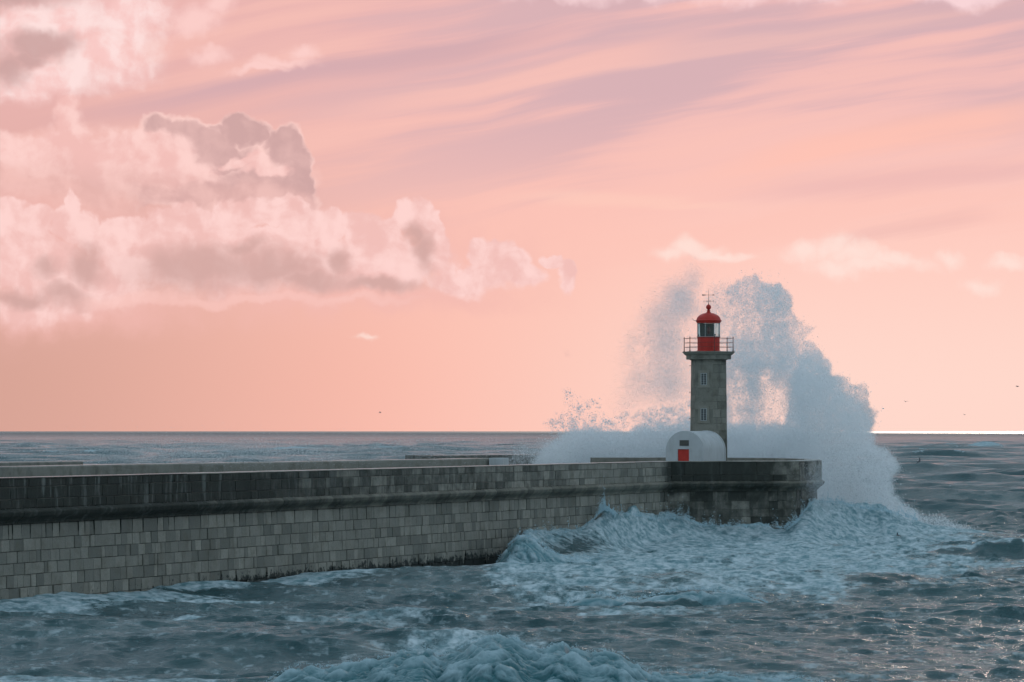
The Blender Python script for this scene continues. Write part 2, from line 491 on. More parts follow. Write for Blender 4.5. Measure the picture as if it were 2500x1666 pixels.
# granite masonry: every block has its own tint; algae, wet stain, salt and painted cornice shade follow attributes and noise
def stone_mat(name, c0, c1, moss=True):
    mt, n, b = material(name)
    p = wpos(n)
    tint = n.attr('tint'); dark = n.attr('dark'); moss_a = n.attr('moss'); salt = n.attr('salt')
    grain = n.noise(p, 14.0, 6.0, 0.7)
    blot = n.noise(p, 1.4, 5.0, 0.6)
    streak = n.noise(n.vm('MULTIPLY', p, (1.0, 1.0, 0.16)), 2.6, 5.0, 0.6)
    col = n.mix(tint, c0, c1)
    col = n.mix(n.ss(grain, 0.35, 0.72, 0.0, 0.35), col, tuple(c * 0.62 for c in c0))
    col = n.mix(n.ss(blot, 0.45, 0.72, 0.0, 0.5), col, (0.155, 0.14, 0.105))
    col = n.mix(n.ss(streak, 0.52, 0.74, 0.0, 0.45), col, (0.12, 0.115, 0.10))
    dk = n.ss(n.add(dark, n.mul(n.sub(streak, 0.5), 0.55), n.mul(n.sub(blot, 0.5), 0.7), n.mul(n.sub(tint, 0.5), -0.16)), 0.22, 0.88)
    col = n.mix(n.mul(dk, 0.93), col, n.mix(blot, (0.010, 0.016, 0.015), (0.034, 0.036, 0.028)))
    sl = n.mul(salt, n.ss(streak, 0.50, 0.72))
    col = n.mix(n.mul(sl, 0.34), col, (0.34, 0.36, 0.33))
    sp = n.noise(p, 2.6, 6.0, 0.75)
    ms = n.ss(n.add(n.mul(moss_a, 0.50), n.mul(n.sub(sp, 0.5), 2.0)), 0.25, 0.42)
    col = n.mix(n.mul(ms, n.ss(moss_a, 0.02, 0.2), 0.93), col, (0.016, 0.021, 0.019))
    n.put(b.inputs['Base Color'], col)
    # spray has left the level surfaces wet
    nz = n.xyz(n.new('ShaderNodeNewGeometry').outputs['Normal'])[2]
    wet = n.ss(nz, 0.80, 0.97)
    n.put(b.inputs['Roughness'], n.sub(n.ss(grain, 0.3, 0.7, 0.72, 0.95), n.mul(wet, 0.60)))
    n.put(b.inputs['Specular IOR Level'], n.ss(wet, 0.0, 1.0, 0.25, 0.6))
    bump(n, b, n.add(n.mul(grain, 0.5), n.noise(p, 4.0, 4.0)), 0.7, 0.05)
    return mt
M_stone = stone_mat('granite_masonry', (0.175, 0.172, 0.148), (0.345, 0.325, 0.275))
M_corbel = stone_mat('granite_cornice', (0.15, 0.145, 0.115), (0.24, 0.225, 0.185))
M_tower = stone_mat('tower_granite', (0.20, 0.200, 0.168), (0.275, 0.268, 0.228))
M_conc = stone_mat('weathered_concrete', (0.23, 0.23, 0.20), (0.28, 0.275, 0.24))
M_white = paint_mat('white_limewash', (0.50, 0.525, 0.535), 0.85, 0.34, (0.30, 0.31, 0.28), 1.3, 0.25, 0.12)
M_red = paint_mat('red_gloss_paint', (0.52, 0.036, 0.024), 0.5, 0.3, (0.16, 0.02, 0.015), 1.6)
M_door = paint_mat('red_door_paint', (0.56, 0.040, 0.026), 0.5, 0.22, (0.2, 0.02, 0.02), 2.5)
M_rail = paint_mat('rusty_red_iron', (0.16, 0.045, 0.035), 0.55, 0.5, (0.06, 0.03, 0.02), 6.0)
M_iron = paint_mat('dark_iron', (0.07, 0.07, 0.07), 0.5, 0.4, (0.10, 0.05, 0.03), 6.0)
M_frame = paint_mat('white_window_paint', (0.36, 0.39, 0.385), 0.5, 0.2, (0.2, 0.2, 0.18), 5.0)
M_blind = paint_mat('grey_green_blind', (0.10, 0.16, 0.15), 0.7, 0.2, (0.05, 0.08, 0.08), 4.0)
M_dark = paint_mat('dark_teal_metal', (0.035, 0.055, 0.06), 0.5, 0.3, (0.05, 0.04, 0.03), 5.0)
M_plaque = paint_mat('grey_slate_plaque', (0.085, 0.085, 0.075), 0.6, 0.4, (0.04, 0.045, 0.04), 7.0)
M_lamp = paint_mat('dark_red_lamp', (0.10, 0.025, 0.025), 0.3, 0.2, (0.03, 0.02, 0.02), 6.0)
def glass_mat(name, tint=(0.85, 0.92, 0.92)):
    mt, n, b = material(name)
    nt = mt.node_tree; nt.nodes.remove(b)
    t = n.new('ShaderNodeBsdfTransparent'); t.inputs[0].default_value = (*tint, 1)
    g = n.new('ShaderNodeBsdfGlossy'); g.inputs['Roughness'].default_value = 0.03
    fr = n.new('ShaderNodeFresnel'); fr.inputs['IOR'].default_value = 1.5
    mx = n.new('ShaderNodeMixShader'); nt.links.new(fr.outputs[0], mx.inputs[0]); nt.links.new(t.outputs[0], mx.inputs[1]); nt.links.new(g.outputs[0], mx.inputs[2])
    nt.links.new(mx.outputs[0], nt.nodes['Material Output'].inputs[0])
    return mt
M_glass = glass_mat('lantern_glass')
def dark_glass():
    mt, n, b = material('dark_window_glass')
    n.put(b.inputs['Base Color'], (0.02, 0.03, 0.032)); b.inputs['Roughness'].default_value = 0.12
    return mt
M_pane = dark_glass()

# ------------------------------------------------------------------ the breakwater
# plan of the outer parapet edge, seen from above (harbour side, round the head, back along the sea side)
D_ = np.array([0.3700, 0.9290])                     # direction along the mole towards its head
P1 = np.array([11.14, 242.9])
P0 = P1 - D_ * 165.0
PATH = [P0, P1, np.array([20.3, 245.6]), np.array([22.45, 252.4]), np.array([23.1, 262.0]), np.array([21.5, 271.5]), np.array([14.5, 276.5]), np.array([6.2, 275.8])]
TOPZ, DECKZ = 5.8, 4.7

def path_frames(path):
    segs = []
    nrm = []
    for a, b in zip(path[:-1], path[1:]):
        d = (b - a) / np.linalg.norm(b - a)
        nrm.append(np.array([d[1], -d[0]]))         # outward = right of the travel direction
    mit = []
    for i in range(len(path)):
        if i == 0: m_ = nrm[0]
        elif i == len(path) - 1: m_ = nrm[-1]
        else:
            m_ = nrm[i - 1] + nrm[i]; m_ = m_ / np.dot(m_, nrm[i])
            m_ = m_ / np.dot(m_, nrm[i])
        mit.append(m_)
    return nrm, mit
NRM, MIT = path_frames(PATH)
SEGLEN = [np.linalg.norm(b - a) for a, b in zip(PATH[:-1], PATH[1:])]
CUM = np.concatenate([[0], np.cumsum(SEGLEN)])

def on_path(i, t, o):
    """point on segment i at fraction t, pushed outward by o"""
    a = PATH[i] + MIT[i] * o; b = PATH[i + 1] + MIT[i + 1] * o
    return a + (b - a) * t

def add_blocks(mb, point, length, z0, z1, o0, o1, r, mean=1.1, joint=0.014, bev=0.03, rough=0.02, attrs=None, skip=None, sstart=0.0):
    """one course of blocks; point(t, o) -> xy along the course, o0/o1 outward offset at z0/z1"""
    s = 0.0
    edges = [0.0]
    while s < length - mean * 0.6:
        s += mean * r.choice([0.5, 0.7, 0.85, 1.0, 1.2, 1.55]) * r.uniform(0.85, 1.15)
        if s > length - mean * 0.45: break
        edges.append(s)
    edges.append(length)
    for a, b in zip(edges[:-1], edges[1:]):
        tint = float(np.clip(r.normal(0.5, 0.27), 0, 1))
        if r.random() < 0.08: tint = -0.22
        push = r.uniform(-rough, rough)
        if skip is not None: push += skip(sstart + (a + b) / 2, (z0 + z1) / 2)
        jz = joint * r.uniform(0.6, 1.6); jx = joint * r.uniform(0.5, 1.8)
        za, zb = z0 + jz * 0.5, z1 - jz * 0.5
        sa, sb = a + jx * 0.5, b - jx * 0.5
        ids = []
        tw = [r.uniform(-1, 1) * bev * 0.5 for _ in range(8)]
        for depth, ins in ((-0.22, 0.0), (-bev * 0.9 + push, 0.0), (push, bev)):
            ring = []
            for q, (ss_, zz) in enumerate(((sa + ins, za + ins), (sb - ins, za + ins), (sb - ins, zb - ins), (sa + ins, zb - ins))):
                if depth != -0.22:
                    ss_ += tw[q]; zz += tw[q + 4] * 0.6
                f = (zz - z0) / (z1 - z0)
                xy = point(ss_ / length, o0 + (o1 - o0) * f + depth)
                at_ = attrs(sstart + ss_, zz) if attrs else {}
                ring.append(mb.vert((xy[0], xy[1], zz), tint=tint, **at_))
            ids.append(ring)
        for A, B in zip(ids[:-1], ids[1:]):
            for k in range(4):
                mb.face(A[k], A[(k + 1) % 4], B[(k + 1) % 4], B[k])
        mb.face(*ids[-1])

S_HEAD = CUM[1]
def s_of_px(px):            # distance along the mole where the sight line through column px meets it
    k = (px - 1250.0) / FPX
    t = (k * P0[1] - P0[0]) / (D_[0] - k * D_[1])
    return t
S_L, S_M, S_R = s_of_px(0), s_of_px(620), s_of_px(1210)
def att_wall(s, z):
    """stains of the real wall: algae on the parapet near the shore end and on the head, weed at the waterline"""
    dk = 0.0
    if z > 3.7:
        dk = 0.95 * (1 - sstep(s, S_L + 6, S_L + 40)) * (1 - 0.35 * sstep(z, 5.3, 5.6)) + 0.42 * (1 - sstep(s, S_L + 45, S_L + 95))
        dk = max(dk, 0.84 * sstep(s, S_HEAD - 3.0, S_HEAD + 0.4) * (1 - sstep(s, S_HEAD + 7.6, S_HEAD + 8.0)), 0.42 * sstep(s, S_HEAD + 7.9, S_HEAD + 8.2))
        dk += 0.16
    else:
        dk = 0.55 * sstep(s, S_HEAD - 4, S_HEAD + 1) + 0.10
        dk = max(dk, 0.45 * (1 - sstep(z, 1.0, 2.6)) * sstep(s, S_R - 10, S_R + 8))
    ms = (1 - sstep(z, 0.15, 0.80)) * (0.25 + 0.85 * sstep(s, S_L + 6, S_L + 30))
    if s > S_R - 25: ms = max(ms, 0.85 * (1 - sstep(z, 0.25, 0.95)))
    salt = 0.9 * sstep(z, 4.4, 4.5) * (1 - sstep(s, S_L + 10, S_L + 60)) + 0.25
    return dict(dark=float(dk), moss=float(ms), salt=float(salt))

pier = empty('breakwater', (P1[0], P1[1], 0))
tag(pier, 'long stone breakwater with a moulded cornice and parapet running out to the lighthouse', 'breakwater')

lower, para = MB(), MB()
r = np.random.default_rng(11)
COURSES_LOW = [-1.6, -0.95, -0.35, 0.22, 0.80, 1.38, 1.92, 2.46, 3.02, 3.72]
def batter(z): return -0.34 + 0.10 * (3.72 - z) / 3.72
holes = [(S_L + 9.3, 0.5, 1.0, 0.6)]
def hole(s, z):
    for hs, hz, ws, wz in holes:
        if abs(s - hs) < ws * 0.75 and abs(z - hz) < wz * 0.5: return -0.045
    return 0.0
for i in range(len(PATH) - 1):
    head = i > 0
    for z0, z1 in zip(COURSES_LOW[:-1], COURSES_LOW[1:]):
        if i > 3 and z1 < 2: continue
        add_blocks(lower, lambda t, o, i=i: on_path(i, t, o), SEGLEN[i], z0, z1, batter(z0), batter(z1), r, mean=1.3 if head else 0.76,
                   joint=0.009 if head else 0.015, bev=0.016 if head else 0.026, rough=0.012 if head else 0.03 + 0.03 * (z1 < 1), attrs=att_wall, skip=None if head else hole, sstart=CUM[i])
    cp = [4.43, 4.86, 5.42, TOPZ] if not head else [4.43, 4.88, TOPZ]
    for z0, z1 in zip(cp[:-1], cp[1:]):
        add_blocks(para, lambda t, o, i=i: on_path(i, t, o), SEGLEN[i], z0, z1, 0.0, 0.0, r, mean=1.7 if head else 1.25, joint=0.020, bev=0.022, rough=0.014, attrs=att_wall, sstart=CUM[i])
lower.build('lower_wall', M_stone, pier)
para.build('parapet', M_stone, pier)

def sweep(mb, prof, i0, i1, attrs=None, steps=1.2, tint=0.5, jit=0.0):
    """closed-less profile [(outward, z)] swept along path segments i0..i1-1"""
    rings = []
    for i in range(i0, i1):
        n = max(2, int(SEGLEN[i] / steps))
        for k in range(n if i < i1 - 1 else n + 1):
            t = k / n
            s = CUM[i] + t * SEGLEN[i]
            tn = tint + (r.uniform(-0.35, 0.35) if jit else 0)
            ring = []
            for o, z in prof:
                xy = on_path(i, t, o + (r.uniform(-jit, jit)))
                ring.append(mb.vert((xy[0], xy[1], z + r.uniform(-jit, jit) * 0.5), tint=tn, **(attrs(s, z) if attrs else {})))
            rings.append(ring)
    for A, B in zip(rings[:-1], rings[1:]):
        for k in range(len(prof) - 1):
            mb.face(A[k], A[k + 1], B[k + 1], B[k])
    mb.face(*rings[0]); mb.face(*rings[-1][::-1])

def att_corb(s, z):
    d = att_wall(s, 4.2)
    d['dark'] = 0.30 + 0.45 * d['dark'] if z < 4.28 else 0.12 + 0.5 * d['dark']  # underside coloured darker than the top bevel, standing in for shade below the overhang
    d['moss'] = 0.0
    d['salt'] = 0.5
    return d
cb = MB()
# individual cornice stones, each its own length
prof = [(-0.05, 4.45), (0.02, 4.43), (0.20, 4.31), (0.215, 4.25), (0.15, 4.10), (0.02, 3.99), (-0.13, 3.90), (-0.21, 3.80), (-0.225, 3.72), (-0.50, 3.71)]
for i in range(len(PATH) - 1):
    s = 0.0
    while s < SEGLEN[i] - 0.05:
        e = min(SEGLEN[i], s + r.uniform(0.9, 1.9))
        if SEGLEN[i] - e < 0.6: e = SEGLEN[i]
        jo, jz, tn = r.uniform(-0.012, 0.012), r.uniform(-0.008, 0.008), float(np.clip(r.normal(0.5, 0.3), 0, 1))
        ra, rb = [], []
        for ring, q in ((ra, s + 0.006), (rb, e - 0.006)):
            for o, z in prof:
                # the joints lean, as in the photograph's canted cornice stones
                xy = on_path(i, q / SEGLEN[i], o + jo)
                ring.append(cb.vert((xy[0], xy[1], z + jz), tint=tn, **att_corb(CUM[i] + q, z)))
        for k in range(len(prof) - 1): cb.face(ra[k], ra[k + 1], rb[k + 1], rb[k])
        cb.face(*ra[::-1]); cb.face(*rb)
        s = e
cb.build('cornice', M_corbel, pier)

# core behind the joints (mortar), coping and deck
core_ = MB()
sweep(core_, [(-0.9, -3.0), (-0.225, -3.0), (-0.405, 3.70), (-0.45, 3.72), (-0.06, 4.46), (-0.06, TOPZ - 0.02), (-0.9, TOPZ - 0.02)], 0, len(PATH) - 1,
      attrs=lambda s, z: dict(dark=0.9 if z < 3.8 else 0.30, moss=0.0, salt=1.0 if z > 4 else 0.0), steps=4)
core_.build('mortar_core', M_stone, pier)
cop = MB()
sweep(cop, [(-1.15, DECKZ - 0.3), (-1.15, TOPZ + 0.02), (-1.10, TOPZ + 0.05), (-0.02, TOPZ + 0.045), (0.012, TOPZ + 0.02), (0.012, TOPZ - 0.004), (-0.2, TOPZ - 0.006)], 0, len(PATH) - 1,
      attrs=lambda s, z: dict(dark=0.30 + 0.5 * (s < S_L + 18), moss=0.0, salt=0.6), steps=1.3, jit=0.008)
cop.build('coping', M_stone, pier)
deck = MB()
inner = [PATH[0], PATH[1], PATH[2], PATH[3], PATH[4], PATH[5], PATH[6], PATH[7]]
nl = np.array([-D_[1], D_[0]])
back_end = P1 + nl * 16.5 + D_ * 24.0
ring = [tuple(PATH[k] - MIT[k] * 0.5) for k in range(8)] + [tuple(P1 + nl * 15.5 + D_ * 8.0), tuple(P1 + nl * 11.0 - D_ * 4.0), tuple(P1 + nl * 11.0 - D_ * 165.0)]
ta, tb = [], []
for x, y in ring:
    ta.append(deck.vert((x, y, DECKZ), tint=0.5, dark=0.3, moss=0.0, salt=0.4)); tb.append(deck.vert((x, y, -3.0), tint=0.5, dark=0.5, moss=0.0, salt=0.0))
deck.face(*ta)
for k in range(len(ring)):
    deck.face(ta[k], tb[k], tb[(k + 1) % len(ring)], ta[(k + 1) % len(ring)])
deck.build('deck', M_conc, pier)

# the inner concrete wave wall on the sea side of the walkway
ww = empty('wave_wall', (-14.0, 200.0, DECKZ))
tag(ww, 'long plain concrete wave wall behind the walkway with a pale wet top edge', 'wall')
def wall_line(mb, pts, thick, z0, z1, dark=(0.35, 0.35), seed=0, step=3.0, topjit=0.0, cham=0.0, **kw):
    rr_ = np.random.default_rng(seed)
    pts = [np.array(p, float) for p in pts]
    rings = []
    for a, b in zip(pts[:-1], pts[1:]):
        d = (b - a); L = np.linalg.norm(d); d = d / L; nn = np.array([-d[1], d[0]])
        n = max(2, int(L / step))
        for k in range(n + 1):
            q = a + d * L * k / n
            t = rr_.uniform(0.2, 0.8); j = rr_.uniform(-topjit, topjit)
            dk = dark[0] + (dark[1] - dark[0]) * k / n
            ring = []
            for off, z in ((0, z0), (0, z1 - cham), (cham, z1), (thick, z1), (thick, z0)):
                xy = q + nn * off
                ring.append(mb.vert((xy[0], xy[1], z + (j if z > z0 else 0)), tint=t, dark=dk, moss=0.0, salt=0.7))
            rings.append(ring)
    for A, B in zip(rings[:-1], rings[1:]):
        for k in range(5):
            mb.face(A[k], A[(k + 1) % 5], B[(k + 1) % 5], B[k])
    mb.face(*rings[0]); mb.face(*rings[-1][::-1])
WZ = 6.2
def wpt(px, Y): return ((px - 1250) / FPX * Y, Y)
wa, wb = np.array(wpt(0, 172.0)), np.array(wpt(1200, 224.5))
wd = (wa - wb) / np.linalg.norm(wa - wb)
m1 = MB(); wall_line(m1, [wa + wd * 60, wb], 1.6, DECKZ - 0.5, WZ, (0.5, 0.22), 1, 3.0, 0.01, 0.06)
m1.build('wall_face', M_conc, ww)
nb = np.array([wd[1], -wd[0]])
if nb[1] < 0: nb = -nb
m2 = MB(); wall_line(m2, [wa + wd * 60 + nb * 2.2, np.array(wpt(290, 185.0)) + nb * 2.2], 1.4, DECKZ - 0.5, WZ + 0.16, (0.5, 0.35), 2, 3.0, 0.01, 0.05)
m2.build('upper_step', M_conc, ww)
bl = MB()
bl.box((wpt(1218, 224.2)[0], 224.6, (DECKZ + WZ + 0.02) / 2), (0.92, 1.9, WZ + 0.02 - DECKZ), rz=-0.2)
o = bl.build('concrete_block', M_white, None, bevel=0.03)
tag(o, 'small pale concrete block standing at the end of the wave wall', 'concrete block')

fs = MB(); wall_line(fs, [wpt(1060, 286), wpt(1352, 300)], 3.0, -3.0, 8 - 60 / FPX * 292, (0.55, 0.55), 4, 4.0, 0.01, 0.04)
o = fs.build('outer_sea_wall', M_conc)
tag(o, 'low dark outer sea wall beyond the wave wall, half hidden by spray', 'wall')

# ------------------------------------------------------------------ the lighthouse
YT = 254.5
TX = 480.0 / FPX * YT
KT = YT / FPX
def zt(py): return CAMZ - (py - HOR) * KT
ROT = math.radians(-20.0)
TB, TT = 91 * KT / 1.88, 84 * KT / 1.88
ZB, ZT = DECKZ, zt(880)
lh = empty('lighthouse', (TX, YT, DECKZ))
tag(lh, 'small grey stone lighthouse with a red lantern room and railed gallery', 'lighthouse')
def hexp(R, k): return np.array([TX + R * math.cos(ROT + k * math.pi / 3), YT + R * math.sin(ROT + k * math.pi / 3)])
tw = MB()
r = np.random.default_rng(21)
# faces run between hexagon corners; face 4 looks at the camera and carries the windows
zc = [ZB]
while zc[-1] < ZT - 0.3: zc.append(min(ZT, zc[-1] + r.uniform(0.42, 0.62)))
zc[-1] = ZT
def radius(z): return TB + (TT - TB) * (z - ZB) / (ZT - ZB)
# which face looks toward the camera (normal closest to -Y)
norms = [(math.cos(ROT + (k + 0.5) * math.pi / 3), math.sin(ROT + (k + 0.5) * math.pi / 3)) for k in range(6)]
KF = int(np.argmin([n_[1] for n_ in norms]))
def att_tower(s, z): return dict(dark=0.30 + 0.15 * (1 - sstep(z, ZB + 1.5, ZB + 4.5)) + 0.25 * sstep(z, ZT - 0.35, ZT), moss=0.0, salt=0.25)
WINS = [(zt(997.5), zt(1028)), (zt(911.8), zt(941.3))]
for k in range(6):
    for z0, z1 in zip(zc[:-1], zc[1:]):
        def pt(t, o, k=k, zm=(z0 + z1) / 2):
            # o is the outward push along the face normal; taper handled per course
            a, b = hexp(radius(zm), k), hexp(radius(zm), k + 1)
            n_ = np.array(norms[k]); q = a + (b - a) * np.clip(t, 0, 1)
            return q + n_ * o
        L = radius((z0 + z1) / 2)
        ha = (radius(z0) - radius((z0 + z1) / 2)) * 0.866; hb = (radius(z1) - radius((z0 + z1) / 2)) * 0.866
        smooth_face = (k == KF)
        add_blocks(tw, pt, L, z0, z1, ha, hb, r, mean=1.6 if smooth_face else 0.85, joint=0.003 if smooth_face else 0.010, bev=0.004 if smooth_face else 0.010,
                   rough=0.002 if smooth_face else 0.006, attrs=att_tower)
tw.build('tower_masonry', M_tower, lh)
co_ = MB()
rings = []
for z, rr_ in ((ZB, TB), (ZT + 0.05, TT)):
    rings.append([co_.vert((*hexp(rr_ - 0.028, k), z), tint=0.2, dark=0.75, moss=0, salt=0) for k in range(6)])
for k in range(6): co_.face(rings[0][k], rings[0][(k + 1) % 6], rings[1][(k + 1) % 6], rings[1][k])
co_.face(*rings[1])
co_.build('tower_core', M_tower, lh)
# windows with stone surround, white frame, glazing bars and dark panes
fn = np.array(norms[KF]); ft = np.array([-fn[1], fn[0]])
if ft[0] < 0: ft = -ft
for zl, zu in WINS[::-1]:
    zm = (zl + zu) / 2; hh = abs(zu - zl); ww_ = 0.47
    ctr = (hexp(radius(zm), KF) + hexp(radius(zm), KF + 1)) / 2
    ang = math.atan2(ft[1], ft[0])
    def W3(o, u, z): q = ctr + fn * o + ft * u; return (q[0], q[1], z)
    sr = MB()
    for (u, z, su, sz, o_) in ((0, zm + hh / 2 + 0.10, ww_ + 0.40, 0.20, 0.030), (0, zm - hh / 2 - 0.09, ww_ + 0.48, 0.18, 0.050), (-ww_ / 2 - 0.09, zm, 0.18, hh, 0.030), (ww_ / 2 + 0.09, zm, 0.18, hh, 0.030)):
        c = W3(o_ - 0.05, u, z); sr.box(c, (su, 0.12, sz), rz=ang)
    for i_ in range(len(sr.v)):
        for kx, val in (('tint', 0.9), ('dark', 0.22), ('moss', 0), ('salt', 0.4)): sr.attrs.setdefault(kx, {})[i_] = val
    wsur = sr.build('window', M_tower, lh)
    pn = MB(); pn.box(W3(-0.015, 0, zm), (ww_ - 0.01, 0.07, hh - 0.01), rz=ang)
    pn.build('pane', M_pane, wsur)
    fr = MB()
    for u in (-ww_ / 2 + 0.025, 0, ww_ / 2 - 0.025): fr.box(W3(0.025, u, zm), (0.05 if u else 0.045, 0.03, hh - 0.004), rz=ang)
    for q in range(6):
        zz = zm - hh / 2 + 0.025 + (hh - 0.05) * q / 5
        fr.box(W3(0.021, 0, zz), (ww_ - 0.006, 0.03, 0.045 if q in (0, 5) else 0.018), rz=ang)
    fr.build('window_frame', M_frame, wsur)
# hexagonal cornice under the gallery
cn = MB()
def hexring(mb, R, z, **kw): return [mb.vert((*hexp(R, k), z), **kw) for k in range(6)]
hp = [(TT - 0.02, ZT - 0.02), (TT + 0.03, ZT), (TT + 0.10, zt(879)), (TT + 0.13, zt(878.3)), (1.71, zt(878)), (1.715, zt(868.4)), (1.78, zt(867.5)), (1.90, zt(864.5)), (1.955, zt(861.6)), (2.005, zt(861)), (2.01, zt(859.2)), (1.95, zt(858.8)), (0.3, zt(858.4))]
rings = [hexring(cn, R, z, tint=0.5 if z < zt(868) else 0.8, dark=0.38 if z < zt(868) else 0.25, moss=0.0, salt=0.3) for R, z in hp]
for A, B in zip(rings[:-1], rings[1:]):
    for k in range(6): cn.face(A[k], A[(k + 1) % 6], B[(k + 1) % 6], B[k])
cn.face(*rings[-1])
cn.build('gallery_cornice', M_tower, lh)
GZ = zt(858.5)
# railing: six posts on the corners, three rails
rl = MB()
RR = 1.863
for hgt in (0.955, 0.63, 0.31):
    pts = [(*hexp(RR, k), GZ + hgt) for k in range(6)]
    for k in range(6):
        rl.tube([pts[k], pts[(k + 1) % 6]], 0.014, 6)
rail = rl.build('gallery_railing', M_rail, lh, smooth=True)
for k in range(6):
    x, y = hexp(RR, k)
    p_ = MB()
    p_.lathe((x, y), [(0.065, GZ - 0.01), (0.065, GZ + 0.03), (0.034, GZ + 0.06), (0.028, GZ + 0.5), (0.026, GZ + 0.92), (0.045, GZ + 0.945), (0.045, GZ + 0.985), (0.02, GZ + 1.0), (0.03, GZ + 1.035), (0.004, GZ + 1.09)], 10)
    p_.build('post', M_rail, rail, smooth=True)
# lantern room
C2 = (TX, YT)
dr = MB()
zd0, zd1 = GZ, zt(823)
dr.lathe(C2, [(0.90, zd0), (0.90, zd0 + 0.05), (0.835, zd0 + 0.07), (0.835, zd1 - 0.05), (0.87, zd1 - 0.04), (0.87, zd1)], 12, rot=ROT)
drum = dr.build('lantern_base', M_red, lh, bevel=0.006)
dp = MB()       # door panel with hinges on the drum, slightly proud
dn = (math.cos(math.radians(-62)), math.sin(math.radians(-62)))
dp.box((TX + dn[0] * 0.815, YT + dn[1] * 0.815, (zd0 + zd1) / 2), (0.42, 0.06, (zd1 - zd0) * 0.86), rz=math.radians(28))
dp.build('hatch', M_red, lh, bevel=0.008)
zg1 = zt(789)
GR = 0.845
gl = MB()
for k in range(8):
    a0, a1 = ROT + math.pi / 4 * k + 0.02, ROT + math.pi / 4 * (k + 1) - 0.02
    i_ = [gl.vert((TX + (GR - 0.015) * math.cos(a), YT + (GR - 0.015) * math.sin(a), z)) for a, z in ((a0, zd1), (a1, zd1), (a1, zg1), (a0, zg1))]
    gl.face(*i_)
gl.build('lantern_glazing', M_glass, lh, recalc=False)
mu = MB()
for k in range(8):
    a = ROT + math.pi / 4 * k
    mu.tube([(TX + GR * math.cos(a), YT + GR * math.sin(a), zd1), (TX + GR * math.cos(a), YT + GR * math.sin(a), zg1)], 0.024, 6)
mu.lathe(C2, [(GR + 0.02, zd1 - 0.003), (GR + 0.02, zd1 + 0.03), (GR - 0.03, zd1 + 0.03), (GR - 0.03, zd1 - 0.003)], 32, caps=False)
mu.build('glazing_bars', M_frame, lh, smooth=True)
# inside: curtain on the seaward side, lamp on its table
cu = MB()
nseg = 14
top_, bot_ = [], []
for q in range(nseg + 1):
    a = math.radians(52 + 82 * q / nseg)
    rr_ = 0.76 + 0.012 * math.sin(q * 2.4)
    top_.append(cu.vert((TX + rr_ * math.cos(a) * 0.92, YT + rr_ * math.sin(a), zg1 - 0.02)))
    a2 = math.radians(58 + 84 * q / nseg)
    bot_.append(cu.vert((TX + rr_ * math.cos(a2) * 1.05, YT + rr_ * math.sin(a2), zd1 + 0.02)))
for q in range(nseg): cu.face(top_[q], top_[q + 1], bot_[q + 1], bot_[q])
cu.build('curtain', M_blind, lh, smooth='all', recalc=False)
tb_ = MB()
tb_.lathe(C2, [(0.36, zd1 - 0.25), (0.36, zd1 + 0.05), (0.50, zd1 + 0.06), (0.52, zd1 + 0.20), (0.50, zd1 + 0.22), (0.1, zd1 + 0.225)], 24)
tb_.build('lamp_table', M_dark, lh, smooth=True)
lp = MB()
z0 = zd1 + 0.225
lp.lathe(C2, [(0.11, z0), (0.12, z0 + 0.05), (0.09, z0 + 0.08), (0.125, z0 + 0.14), (0.13, z0 + 0.24), (0.115, z0 + 0.36), (0.075, z0 + 0.45), (0.03, z0 + 0.52), (0.01, z0 + 0.54)], 20)
lp.build('lamp', M_lamp, lh, smooth=True)
# roof
rf = MB()
ze = zt(783.5)
zdome = zt(764)
pr = [(GR - 0.02, zg1 - 0.01), (GR + 0.03, zg1), (GR + 0.035, zg1 + 0.07), (0.955, ze - 0.02), (0.975, ze), (0.965, ze + 0.018), (0.90, ze + 0.045)]
for q in range(1, 9):
    th = q / 8 * math.pi / 2 * 0.93
    pr.append((0.885 * math.cos(th), ze + 0.05 + (zdome - ze - 0.05) * math.sin(th) / math.sin(math.pi / 2 * 0.93)))
rf.lathe(C2, pr, 40)
roof = rf.build('lantern_roof', M_red, lh, smooth=True)
fi = MB()
zb_ = zt(750.4)
fp = [(0.19, zdome - 0.02), (0.185, zdome + 0.02), (0.12, zdome + 0.06), (0.115, zdome + 0.12), (0.14, zdome + 0.135), (0.14, zdome + 0.16), (0.10, zdome + 0.18), (0.105, zdome + 0.20), (0.13, zdome + 0.215), (0.08, zb_ - 0.19)]
for q in range(1, 12):
    th = -math.pi / 2 + math.pi * q / 12
    fp.append((max(0.19 * math.cos(th), 0.05), zb_ + 0.19 * math.sin(th)))
fp += [(0.05, zb_ + 0.21), (0.02, zb_ + 0.24)]
fi.lathe(C2, fp, 24)
fi.build('finial', M_red, roof, smooth=True)
sp_ = MB()
sp_.tube([(TX, YT, zb_ + 0.2), (TX, YT, zt(730)), (TX, YT, zt(706.5))], [0.022, 0.016, 0.008], 8)
zv = zt(720.6)
sp_.tube([(TX - 0.33, YT, zv), (TX + 0.40, YT, zv)], 0.012, 6)
vane = sp_.build('weather_vane', M_iron, lh, smooth=True)
for nm_, pts in (('arrow_tail', [(-0.47, 0.055), (-0.40, 0.03), (-0.20, 0.022), (-0.20, -0.022), (-0.40, -0.05), (-0.47, -0.045)]), ('arrow_head', [(0.30, 0.05), (0.46, 0.0), (0.30, -0.05)])):
    ar = MB()
    A = [ar.vert((TX + a, YT - 0.008, zv + b)) for a, b in pts]; B = [ar.vert((TX + a, YT + 0.008, zv + b)) for a, b in pts]
    ar.face(*A); ar.face(*B[::-1])
    for k in range(len(pts)): ar.face(A[k], B[k], B[(k + 1) % len(pts)], A[(k + 1) % len(pts)])
    ar.build(nm_, M_iron, vane)
cd = MB()
zc_ = zt(735.7)
ca_ = math.radians(16)
